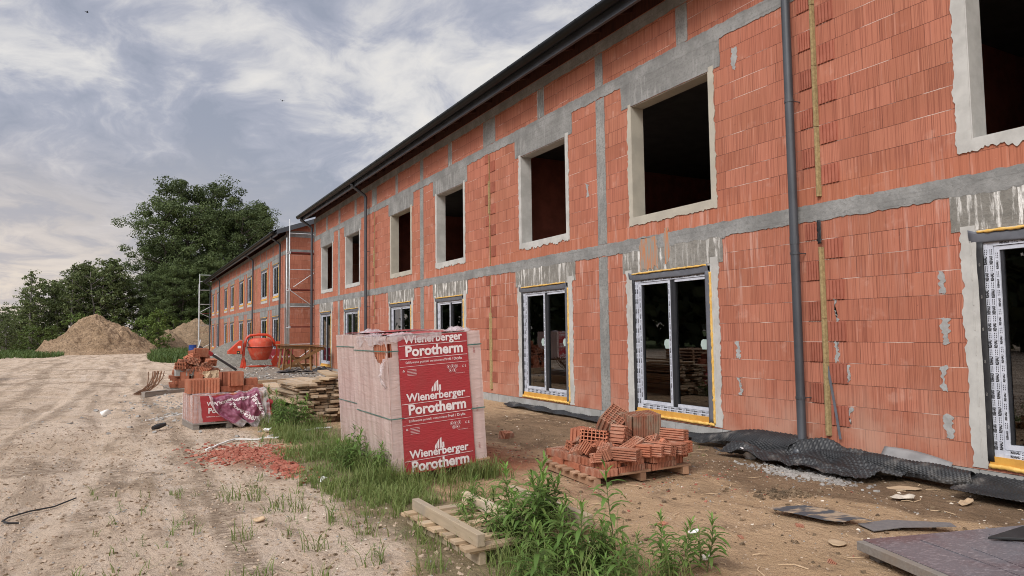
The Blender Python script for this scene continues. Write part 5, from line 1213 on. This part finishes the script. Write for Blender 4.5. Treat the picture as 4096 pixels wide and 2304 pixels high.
scrap('wood_chip', M_WX, 6.95, 3.72, .3, .08, .2, 'pale splintered wood beside the membrane end', 'wood', seed=8)
scrap('wood_chip', M_WX, 7.1, 4.4, .34, .16, -.6, 'flat pale board scrap in front of the membrane roll', 'wood', curl=.01, seed=12, jag=.2)
scrap('plastic_scrap', M_WHT, 3.98, 4.22, .13, .05, .3, 'white crushed plastic packet on the sand right of the weeds', 'plastic', curl=.03, seed=2)
scrap('plastic_scrap', M_WHT, 7.05, 6.42, .26, .2, .2, 'white crumpled plastic bag beside the downpipe membrane', 'plastic', curl=.12, seed=6)
scrap('paper_scrap', M_PAPER, 3.62, 3.72, .09, .06, .3, 'cream paper scrap by the rightmost weeds', 'paper', seed=9)
scrap('plastic_scrap', M_WHT, 1.95, 7.85, .16, .06, .9, 'white plastic scrap in the grass left of the tall pallet', 'plastic', seed=14, curl=.05)
scrap('wood_chip', M_WX, 1.05, 6.5, .10, .06, .4, 'small pale wooden offcut on the pale sand', 'wood', seed=19, h=.06)
scrap('paper_scrap', M_WHT, 2.1, 12.3, .14, .12, .2, 'white litter in the weeds beside the low pallet', 'paper', curl=.08, seed=31)
for (a, b, c, w_, lab) in (((1.02, 10.9), (1.5, 11.65), (2.15, 11.5), .022, 'white plastic strap curving over the crushed brick patch'), ((2.0, 11.7), (2.5, 12.1), (3.1, 12.0), .02, 'white plastic strap in the grass in front of the plank stack'), ((.35, 15.4), (.75, 15.9), (1.05, 16.1), .02, 'pale plastic strap on the path left of the low pallet')):
    m = MB(); P = [Vector((a[0], a[1], 0)).lerp(Vector((b[0], b[1], 0)), t/8) for t in range(8)]+[Vector((b[0], b[1], 0)).lerp(Vector((c[0], c[1], 0)), t/8) for t in range(9)]
    m.tube([(q.x, q.y, gz(q.x, q.y)+.03+.02*nz(q.x*6, q.y*6)) for q in P], w_*.7, 4); tag(m.build('plastic_strap', M_WHT), lab, 'strap')
m = MB(); m.tube([(x, y, gz(x, y)+.018) for x, y in ((-.42, 8.42), (-.6, 8.3), (-.78, 8.12), (-.92, 7.92), (-.95, 7.78), (-.9, 7.70), (-.82, 7.72))], .008, 6); tag(m.build('bent_wire', M_RUB), 'thin dark bent wire on the pale sand path', 'wire')
m = MB(); m.tube([(.42, 13.55, .06), (.5, 13.62, .075), (.62, 13.75, .09)], [.035, .05, .03], 7); tag(m.build('rubber_offcut', M_RUB), 'short black rubber offcut on the sand left of the low pallet', 'rubber')
m = MB(); m.grid(lambda u, v: (.0+.22*(u-.5), .12*v, .10*sin(pi*v)*(1-(2*u-1)**2)), 8, 8); tag(m.build('bucket_lid', M_WHT, loc=(-.35, 17.6, -.06), rot=(.7, 0, .5), smooth=True), 'half buried white plastic piece on the sand path', 'plastic')
for i, (x, y, kind, r, lab) in enumerate(((3.95, 4.55, 'small', (0, 0, .3), 'small hollow block fragment on the sand left of the torn sheet'), (4.25, 4.0, 'small', (1.5, .1, 1), 'flat brick fragment half buried in the sand'), (4.35, 3.25, 'small', (.5, .3, .5), 'reddish brick chunk near the corner of the panel frame'), (3.2, 4.7, 'small', (.3, .2, .1), 'brick chunk beside the weed with the tall stem'), (4.9, 3.95, 'small', (.1, 0, .8), 'thin orange brick shard left of the torn sheet'), (5.2, 9.6, 'quarter', (.2, .1, .4), 'dark brick piece on the reddish earth behind the rubble pallet'), (2.05, 10.9, 'small', (.2, .1, 2), 'brick piece lying next to the white strap'))):
    m = BL[kind]; ob = hollow(kind, M_DUSTY, (x, y, gz(x, y)-.02), r, lab, 'loose brick fragments on the ground', 'brick fragment'); ob.scale = (1, 1, 1) if kind == 'quarter' else (.75, .6, .4)
def scatter(name, mat, pts, lab, cat, flat=.5):
    m = MB()
    for x, y, s in pts:
        a = U(0, 6.28); e = Euler((U(-.5, .5), U(-.5, .5), a)).to_matrix(); z = gz(x, y)
        q = [Vector((sx*s*U(.5, 1.1), sy*s*U(.4, .9), sz*s*flat*U(.5, 1))) for sz in (-1, 1) for sy in (-1, 1) for sx in (-1, 1)]
        m.add([tuple(e @ p_+Vector((x, y, z+s*.15))) for p_ in q], [(0, 2, 3, 1), (4, 5, 7, 6), (0, 1, 5, 4), (2, 6, 7, 3), (0, 4, 6, 2), (1, 3, 7, 5)])
    return tag(m.build(name, mat), lab, cat, kind='stuff')
def gauss(n, cx, cy, sx, sy, s0, s1): return [(RND.gauss(cx, sx), RND.gauss(cy, sy), s0*(s1/s0)**RND.random()) for _ in range(n)]
scatter('crushed_brick', M_CHIP, gauss(900, 1.45, 10.3, .30, .42, .010, .04)+gauss(260, 1.72, 9.0, .10, .35, .012, .045)+gauss(120, 1.35, 11.0, .3, .3, .01, .03)+gauss(160, 4.4, 8.6, .6, .8, .006, .02)+gauss(120, 5.1, 6.2, .7, .8, .006, .02), 'patch of crushed red brick on the sand', 'crushed brick', .35)
scatter('sand_crumbs', M_CRUMB, [(U(-3.2, 2.2), 3.6+11*RND.random()**1.5, .004*5**RND.random()) for _ in range(6500)]+[(U(3.2, 6.5), U(2.6, 6.5), .003*4**RND.random()) for _ in range(900)], 'crumbs of dry sand on the ground', 'sand crumbs', .6)
scatter('gravel', M_GRAV, gauss(650, 6.72, 5.35, .17, .32, .008, .028)+[(U(4.6, 7.4), U(2.6, 9), U(.004, .012)) for _ in range(260)]+[(U(-3, 2), 4+16*RND.random()**1.6, U(.004, .012)) for _ in range(1300)]+gauss(350, 1.0, 18, .8, 2.5, .01, .05)+gauss(420, 5, 27, 1.5, 3, .02, .07), 'small grey stones scattered on the earth', 'gravel', .6)
scatter('debris', M_PAPER, [(U(4.5, 7.5), 2.8+10*RND.random()**1.2, U(.005, .016)) for _ in range(200)]+[(U(-2, 3.5), U(4, 12), U(.004, .012)) for _ in range(220)]+gauss(160, 5, 28, 1.4, 3, .02, .06), 'pale wood chips and paper bits on the earth', 'debris', .12)
scatter('earth_clods', M_HEAP2, gauss(140, 5.7, 4.75, .12, .1, .008, .03)+[(U(3.5, 7.3), 3+9*RND.random(), .005*4.5**RND.random()) for _ in range(700)]+[(U(-3, 2), 3.8+12*RND.random()**1.4, .004*4.5**RND.random()) for _ in range(1300)], 'small dry clods of earth', 'earth clods', .7)
m = MB()
for _ in range(150):
    x, y = U(3.3, 7.4), 2.8+11*RND.random()**1.3; a = U(0, 6.3); L = U(.04, .22); z = gz(x, y)+.008
    m.tube([(x, y, z), (x+L*.5*cos(a), y+L*.5*sin(a), z+U(0, .015)), (x+L*cos(a+.3), y+L*sin(a+.3), z)], U(.002, .005), 4, False)
tag(m.build('straw_debris', M_CARD), 'dry straw and twigs littering the earth', 'straw', kind='stuff')

# ------------------------------------------------------------------ grass
def blade(V, F, x, y, h, w_, lean, a):
    z = gz(x, y)-.01; o = len(V); c, s = cos(a), sin(a); px_, py_ = -s*w_/2, c*w_/2
    for t, ww in ((0, 1), (.45, .85), (.8, .5)):
        b = lean*t*t*h; zz = z+h*(t-.28*lean*t*t)
        V += [(x+c*b-px_*ww, y+s*b-py_*ww, zz), (x+c*b+px_*ww, y+s*b+py_*ww, zz)]
    V.append((x+c*lean*h, y+s*lean*h, z+h*(1-.28*lean)))
    F += [(o, o+1, o+3, o+2), (o+2, o+3, o+5, o+4), (o+4, o+5, o+6)]
V, F = [], []
LINE = [(3.3, 19), (2.75, 14.2), (2.5, 12), (2.12, 9.4), (2.2, 7.6), (2.45, 6.6), (2.6, 5.6), (2.65, 4.6), (2.75, 3.6)]
WID = [.5, .55, .5, .42, .42, .6, .65, .6, .5]
def clump(x, y, n, r, h0, h1, lean=.6):
    for _ in range(n):
        a = U(0, 6.28); q = r*sqrt(RND.random()); blade(V, F, x+q*cos(a), y+q*sin(a), U(h0, h1), U(.004, .009)*(1+y*.03), U(.15, lean+.3), U(0, 6.28))
for _ in range(900):
    t = RND.random()*(len(LINE)-1); i = int(t); f = t-i
    x = LINE[i][0]*(1-f)+LINE[i+1][0]*f; y = LINE[i][1]*(1-f)+LINE[i+1][1]*f; ww = WID[i]*(1-f)+WID[i+1]*f
    x += RND.gauss(0, ww*.5)
    if .9 < (x-1.03)*1 < 2.2 and 13.2 < y < 14.4: continue
    if 2.62 < x < 3.75 and 7.3 < y < 9.9: continue
    dn = nz(x*1.7, y*1.3, 6)
    if dn < -.2: continue
    clump(x, y, RND.randint(8, 20), U(.03, .13), .05, U(.10, .24)+.22*max(0, dn), .8)
for _ in range(120): clump(2.58-abs(RND.gauss(0, .13)), U(7.1, 9.8), 14, .09, .12, .42)
for _ in range(70): clump(U(2.55, 3.8), 7.2-abs(RND.gauss(0, .14)), 12, .09, .08, .32)
for _ in range(95): clump(U(-.3, 1.95), U(3.6, 8.6), RND.randint(4, 9), .05, .03, .14, .9)
for x, y in ((.95, 7.5), (1.15, 7.35), (1.3, 6.9), (1.45, 6.7), (1.62, 6.1), (1.3, 5.5), (.85, 6.1), (1.75, 5.6), (1.1, 4.7), (1.55, 4.9), (1.9, 6.6), (1.85, 4.55), (.75, 4.9)): clump(x, y, 26, .11, .07, .24, .8)
for _ in range(80): clump(U(2.2, 3.25), U(3.35, 4.9), 8, .05, .12, .40, .7)
for _ in range(60): clump(U(2.1, 3.0), U(10.8, 13.2), 16, .12, .1, .34)
for _ in range(26): clump(U(5.6, 7.2), U(6.6, 8.2), 5, .06, .02, .07)
me = bpy.data.meshes.new('grass'); me.from_pydata(V, [], F); me.materials.append(M_GRASS); o = bpy.data.objects.new('grass', me); COL.objects.link(o); tag(o, 'green grass strip and tufts between the sandy path and the pallets', 'grass', kind='stuff')
V, F = [], []
def gzf(x, y): return 0
for (cx, cy, rx, ry, n) in ((2.6, 54, 1.3, 8, 2600), (-11, 78, 4, 16, 3800), (-6.4, 72, 1.6, 6, 900), (4.2, 74, 2.2, 9, 1400), (-9, 50, 2.2, 5, 900)):
    for _ in range(n):
        a = U(0, 6.28); q = sqrt(RND.random()); blade(V, F, cx+rx*q*cos(a), cy+ry*q*sin(a), U(.2, .6), U(.05, .10), U(.2, .8), U(0, 6.28))
me = bpy.data.meshes.new('grass'); me.from_pydata(V, [], F); me.materials.append(M_GRASSF); o = bpy.data.objects.new('grass', me); COL.objects.link(o); tag(o, 'green grass patches beside the soil heaps far off', 'grass', kind='stuff')

# ------------------------------------------------------------------ weeds
def weed_mesh(h, n, ll, seed, lean=.12):
    r = random.Random(seed); m = MB()
    pth = [(lean*h*(t**1.6)*cos(seed)+.012*sin(t*5+seed), lean*h*(t**1.6)*sin(seed), h*t) for t in [i/8 for i in range(9)]]
    m.mi = 0; m.tube(pth, [.0055*(1-.75*i/8) for i in range(9)], 5)
    def at(t): i = min(7, int(t*8)); f = t*8-i; return Vector(pth[i]).lerp(Vector(pth[i+1]), f)
    for i in range(n):
        t = .12+.88*(i/n)**.85; a = i*2.4+r.uniform(-.3, .3); top = t > .82; m.mi = 2 if t > .8 else 1
        L = ll*(.75+.5*sin(pi*min(1, t*1.05)))*r.uniform(.75, 1.15)*(.75 if top else 1); w_ = L*r.uniform(.14, .19)
        el = r.uniform(.9, 1.3) if top else r.uniform(.25, .75); p = at(min(.999, t)); d = Vector((cos(a), sin(a), 0)); sd = Vector((-sin(a), cos(a), 0)); vs = []; q = p.copy(); e = el
        for k_, wk in enumerate((.25, .8, 1, .7, .0)):
            vs += [tuple(q-sd*w_*wk*.5+Vector((0, 0, .12*w_*wk))), tuple(q), tuple(q+sd*w_*wk*.5+Vector((0, 0, .12*w_*wk)))]
            q = q+(d*cos(e)+Vector((0, 0, sin(e))))*L/4; e -= r.uniform(.25, .5)*(.6 if top else 1)
        m.add(vs, [(k_*3+c, k_*3+c+1, k_*3+c+4, k_*3+c+3) for k_ in range(4) for c in (0, 1)])
    return m
WM_ = [weed_mesh(h, n, ll, s).build('weed_plant', [M_STEM, M_WEED, M_WEEDT], smooth=True) for h, n, ll, s in ((.62, 44, .16, 1), (.5, 40, .15, 2), (.40, 32, .135, 3), (.28, 22, .10, 4), (.74, 30, .17, 5))]
used = set()
def weed(k_, x, y, s, lab, grp, rz=None):
    src = WM_[k_]
    if k_ in used: o = src.copy(); COL.objects.link(o)
    else: o = src; used.add(k_)
    o.location = (x, y, gz(x, y)-.02); o.rotation_euler = (U(-.08, .08), U(-.08, .08), U(0, 6.28) if rz is None else rz); o.scale = (s, s, s*U(.9, 1.08)); tag(o, lab, 'weed', grp)
RW = random.Random(77)
weed(4, 3.07, 4.05, 1.0, 'tall lone weed with spreading leaves right of the empty pallets', None)
weed(0, 2.66, 4.55, 1.22, 'tallest bushy weed rising over the empty pallets', None)
g1 = 'leafy weeds growing round the empty pallets'; l1 = 'leafy green weed growing among or beside the empty pallets'
for _ in range(20): weed(RW.choice([0, 1, 1, 2, 3]), RW.uniform(2.45, 2.98), RW.uniform(3.95, 4.75), RW.uniform(.65, 1.05), l1, g1)
for _ in range(10): weed(RW.choice([1, 2, 3]), RW.uniform(2.4, 3.1), RW.uniform(4.5, 5.5), RW.uniform(.6, .9), l1, g1)
for _ in range(26): weed(RW.choice([1, 2, 2, 3]), RW.uniform(2.15, 3.15), RW.uniform(3.35, 3.95), RW.uniform(.7, 1.0), l1, g1)
for _ in range(10): weed(RW.choice([2, 3, 3]), RW.uniform(2.3, 2.75), RW.uniform(4.75, 5.6), RW.uniform(.7, 1.05), l1, g1)
g2 = 'weeds at the lower right of the weed clump'; l2 = 'weed standing apart on the bare earth right of the tall lone weed'
for x, y, s, k_ in ((3.28, 3.72, .85, 1), (3.36, 3.62, .75, 2), (3.47, 3.55, .9, 1), (3.5, 3.66, .7, 2), (3.2, 3.5, .9, 1), (3.14, 3.62, .9, 2)): weed(k_, x, y, s, l2, g2)
g3 = 'weeds against the left side of the tall wrapped pallet'; l3 = 'bright leafy weed against the left side of the tall wrapped pallet'
for _ in range(22): weed(RW.choice([1, 2, 3]), 2.52-abs(RW.gauss(0, .14)), RW.uniform(7.3, 9.9), RW.uniform(.75, 1.2), l3, g3)
g4 = 'weeds between the low pallet and the plank stack'; l4 = 'leafy weed between the low pallet and the plank stack'
for _ in range(34): weed(RW.choice([0, 1, 1, 2]), RW.uniform(2.28, 2.85), RW.uniform(12.2, 15.0), RW.uniform(.75, 1.2), l4, g4)
g5 = 'small sprouts on the sandy path'; l5 = 'small green sprout on the pale sandy path'
for _ in range(30): weed(3, RW.uniform(-.3, 2.0), RW.uniform(3.6, 8.2), RW.uniform(.2, .42), l5, g5)

# ------------------------------------------------------------------ trees
def tree_parts(H, R, th, nb, nl, ls, seed, shape=0, clump=1.0):
    r = random.Random(seed); tk = MB(); cr = MB(); pts = []
    stems = 1 if shape == 1 else 2
    tops = []
    for s in range(stems):
        a0 = s*2.5+seed; ox, oy = (.35*R*cos(a0), .35*R*sin(a0)) if stems > 1 else (0, 0)
        P = [(ox*t**.8+.2*nz(t*3, seed+s), oy*t**.8+.2*nz(seed, t*3+s), H*.94*t) for t in [i/7 for i in range(8)]]
        tk.tube(P, [H*.013*(1-.9*i/7)+.02 for i in range(8)], 7); tops.append(P)
    for b in range(nb):
        t = th+(1-th)*(b+r.random())/nb*.98; P = tops[b % stems]; i = min(6, int(t*7)); f = t*7-i; p = Vector(P[i]).lerp(Vector(P[i+1]), f)
        a = b*2.4+r.uniform(-.5, .5); k = (t-th)/(1-th)
        pr = (sqrt(max(0, 1-(2*k-.75)**2/1.6)) if shape == 0 else (1-k)**.8*min(1, k*5+.35))
        L = R*pr*r.uniform(.65, 1.12)+.3; up_ = r.uniform(.1, .5)+.6*k
        e = p+Vector((cos(a)*L, sin(a)*L, L*up_*.75)); mid = p.lerp(e, .55)+Vector((0, 0, -.05*L))
        tk.tube([p, mid, e], [H*.0045, H*.003, .012], 5, False)
        for q in (.35, .6, .8, .97):
            pts.append((p.lerp(e, q)+Vector((r.gauss(0, .12), r.gauss(0, .12), r.gauss(0, .12)))*R*.9, .55+.45*q))
    for P in tops: pts.append((Vector(P[-1]), .8)); pts.append((Vector(P[-1])+Vector((0, 0, H*.03)), .5))
    per = max(3, nl//len(pts))
    for c, wgt in pts:
        if r.random() < .06: continue
        rad = clump*R*.15*wgt*r.uniform(.5, 1.35)
        for _ in range(int(per*r.uniform(.6, 1.4))):
            v = Vector((r.gauss(0, 1), r.gauss(0, 1), r.gauss(0, 1))).normalized(); q = rad*1.25*r.uniform(.55, 1.0)*(1+.3*nz(v.x*2+c.x, v.y*2+c.y, v.z*2+c.z))
            p = c+Vector((v.x*q, v.y*q, v.z*q*.62))
            n = (v+Vector((r.gauss(0, .55), r.gauss(0, .55), .35+r.gauss(0, .45)))).normalized(); u = n.orthogonal().normalized(); w_ = n.cross(u); s_ = ls*r.uniform(.6, 1.3)
            ang = r.uniform(0, 6.28); u, w_ = u*cos(ang)+w_*sin(ang), w_*cos(ang)-u*sin(ang)
            cr.add([p-u*s_, p-w_*s_*.55, p+u*s_, p+w_*s_*.55], [(0, 1, 2, 3)])
    return tk, cr
def make_tree(name, args, mats, label, cat='tree', group=None):
    tk, cr = tree_parts(*args); t = thing(name, label, cat, (0, 0, 0), group=group)
    tk.build('trunk', mats[0], t, smooth=True); cr.build('crown', mats[1], t); return t
BIG = [make_tree('broadleaf_tree', (19, 5.0, .10, 66, 50000, .125, 3, 0, 1.45), (M_BARK, M_LEAF), 'a'), make_tree('broadleaf_tree', (18, 4.4, .10, 60, 46000, .125, 8, 0, 1.4), (M_BARK, M_LEAF), 'a'), make_tree('broadleaf_tree', (20, 3.6, .10, 64, 36000, .125, 15, 1, 1.55), (M_BARK, M_LEAF), 'a')]
BIRCH = [make_tree('birch_tree', (9.5, 2.3, .08, 40, 5200, .14, 31, 1, 1.3), (M_BARKB, M_BIR), 'a'), make_tree('birch_tree', (8.5, 2.6, .06, 40, 5600, .14, 37, 0, 1.2), (M_BARKB, M_BIR), 'a'), make_tree('birch_tree', (9.0, 1.9, .1, 30, 2600, .12, 44, 1, 1.25), (M_BARKB, M_BIR), 'a')]
SHRUB = [make_tree('shrub', (3.0, 1.3, .02, 26, 1900, .11, 51, 0, 1.3), (M_BARK, M_SHR), 'a', 'shrub'), make_tree('shrub', (3.4, 1.1, .02, 26, 1500, .10, 57, 1, 1.4), (M_BARK, M_SHR), 'a', 'shrub')]
seen = set()
def put(src, x, y, s, rz, lab, grp, sz=None):
    o = src if src.name not in seen else None
    if o: seen.add(src.name); o.location = (x, y, -.1); o.rotation_euler = (0, 0, rz); o.scale = (s, s, sz or s)
    else: o = dup(src, (x, y, -.1), (0, 0, rz), (s, s, sz or s))
    o['label'] = lab; o['group'] = grp
RT = random.Random(4)
gB = 'tall broadleaf trees behind the far building'
for i, (k_, x, y, s, lab) in enumerate(((0, 5.6, 103, 1.02, 'tall spreading tree at the left edge of the big tree group'), (1, 8.6, 108, 1.34, 'tallest tree of the big group with an open crown top'), (0, 12.4, 104, 1.04, 'broad tree in the middle of the big tree group above the far roof'), (2, 17.0, 106, 1.10, 'pointed tree at the right end of the big tree group'), (1, 4.4, 108, .84, 'lower tree sloping down at the left of the big tree group'), (1, 14.8, 112, 1.15, 'tree half hidden between the broad and the pointed tree'), (0, 22, 118, .95, 'tree top peeking over the far roof beside the scaffold'))):
    put(BIG[k_], x, y, s, i*1.3+.4, lab, gB)
for i, (x, y, s) in enumerate(((3.0, 99, .5), (5.6, 98, .60), (8.6, 99, .62), (11.5, 98, .6), (14.5, 99, .62), (17.5, 100, .6))):
    put(BIG[i % 3], x, y, s, i*2.1, 'lower bushy tree filling the foot of the big tree group', gB)
gC = 'birches left of the big tree group'
for i, (k_, x, y, s) in enumerate(((0, -1.6, 98, 1.22), (1, -3.0, 96, 1.18), (0, -4.6, 98, 1.16), (2, -5.6, 95, 1.15), (1, -6.8, 98, 1.02), (1, -8.2, 99, .92), (1, -9.4, 97, .75), (0, -4.0, 102, 1.15), (1, -.4, 100, 1.05), (0, -7.6, 103, .95), (1, -2.2, 101, 1.1), (1, -5.8, 103, 1.0))):
    put(BIRCH[k_], x, y, s, i*1.9, 'birch in the row left of the big tree group', gC)
put(BIRCH[2], -9.6, 95, 1.05, .3, 'thin airy birch standing out at the left of the birch row', gC)
for i, (x, y, s) in enumerate(((-10.6, 102, .62), (-11.8, 104, .58), (-13.2, 106, .66), (-14.6, 108, .55), (-16, 110, .6), (-10.8, 98, .5), (-12.6, 99, .5), (-14.2, 101, .48), (-11.6, 94, .42))):
    put(BIRCH[1], x, y, s, i*1.1, 'low bushy tree along the left horizon', 'low trees along the left horizon')
gS = 'bright green shrubs beside the soil heaps'
for i, (k_, x, y, s, lab) in enumerate(((0, -3.6, 88, 1.3, 'bright shrub behind the top of the large soil heap'), (0, 2.0, 85, 1.15, 'left one of two bright shrubs right of the large heap'), (1, 3.0, 84, 1.35, 'right one of two bright shrubs right of the large heap'), (1, -6.3, 80, .85, 'small shrub on the left slope of the large heap'), (0, 5.2, 95, 1.2, 'shrub in the shade behind the small heap'), (0, -8.6, 86, .9, 'shrub at the left foot of the large heap'))):
    put(SHRUB[k_], x, y, s, i*.9, lab, gS)
# wood on the far side of the site, seen in the window panes
m = MB(); r = random.Random(6)
for i in range(60):
    cx, cy = -31+r.uniform(-3, 4), -18+i*2.4; h = r.uniform(8, 13)
    m.tube([(cx, cy, 0), (cx+r.uniform(-.5, .5), cy, h*.8)], [.2, .05], 5, False)
    for _ in range(330):
        t = r.random()**.8; p = Vector((cx+r.gauss(0, 1.5), cy+r.gauss(0, 1.5), .3+h*t)); n = Vector((r.gauss(1, 1), r.gauss(0, 1), r.gauss(.3, 1))).normalized(); u = n.orthogonal(); w_ = n.cross(u); s_ = r.uniform(.35, .7)
        m.add([p-u*s_, p-w_*s_*.6, p+u*s_, p+w_*s_*.6], [(0, 1, 2, 3)])
tag(m.build('treeline', M_FARL), 'dark wood across the site, reflected in the window panes', 'wood', kind='stuff')

# ------------------------------------------------------------------ goods across the track, outside the frame but mirrored in the door panes
src = [o for o in COL.objects if o.name.startswith('wrapped_block_pallet') and o.parent is None][0]
for i, (x, y, z) in enumerate(((-6.6, 33.2, 0), (-8.0, 33.6, 0))): dup(src, (x, y, z), (0, 0, .15*i-.5), 1, ('wrapped block pallet across the track, mirrored in the glass of the further patio door', 'second wrapped block pallet across the track, mirrored beside the first')[i])
src = [o for o in COL.objects if o.name.startswith('timber_pallet') and o.parent is None][0]
for c in range(3):
    for i in range(7): dup(src, (-4.6-1.6*c, 20.2+.5*c, .122*i), (0, 0, .3), 1, 'added pallet standing in for the plank pile mirrored in the nearest double patio door', 'pallets standing in for mirrored planks')  # unseen pallets added so their edges mirror like stacked planks
# ------------------------------------------------------------------ birds
for i, (x, y, z, lab) in enumerate(((-3.15, 61, 26.6, 'tiny bird high in the left of the sky'), (11.6, 62, 22.2, 'tiny bird in the sky left of the roof edge'))):
    m = MB(Matrix.Scale(.55, 4)); m.lathe([(.02, -.22), (.07, -.1), (.08, .05), (.05, .16), (.01, .22)], 8, (0, 0, 0), Matrix.Rotation(pi/2, 4, 'Y'))
    m.add([(.05, 0, .03), (-.08, 0, .03), (-.12, .38, .12), (0, .34, .14)], [(0, 1, 2, 3)]); m.add([(.05, 0, .03), (-.08, 0, .03), (-.12, -.38, .12), (0, -.34, .14)], [(0, 1, 2, 3)]); m.add([(-.2, .02, 0), (-.2, -.02, 0), (-.36, -.07, 0), (-.36, .07, 0)], [(0, 1, 2, 3)])
    tag(m.build('bird', M_BIRD, loc=(x, y, z), rot=(.2, .1, .5+i)), lab, 'bird')
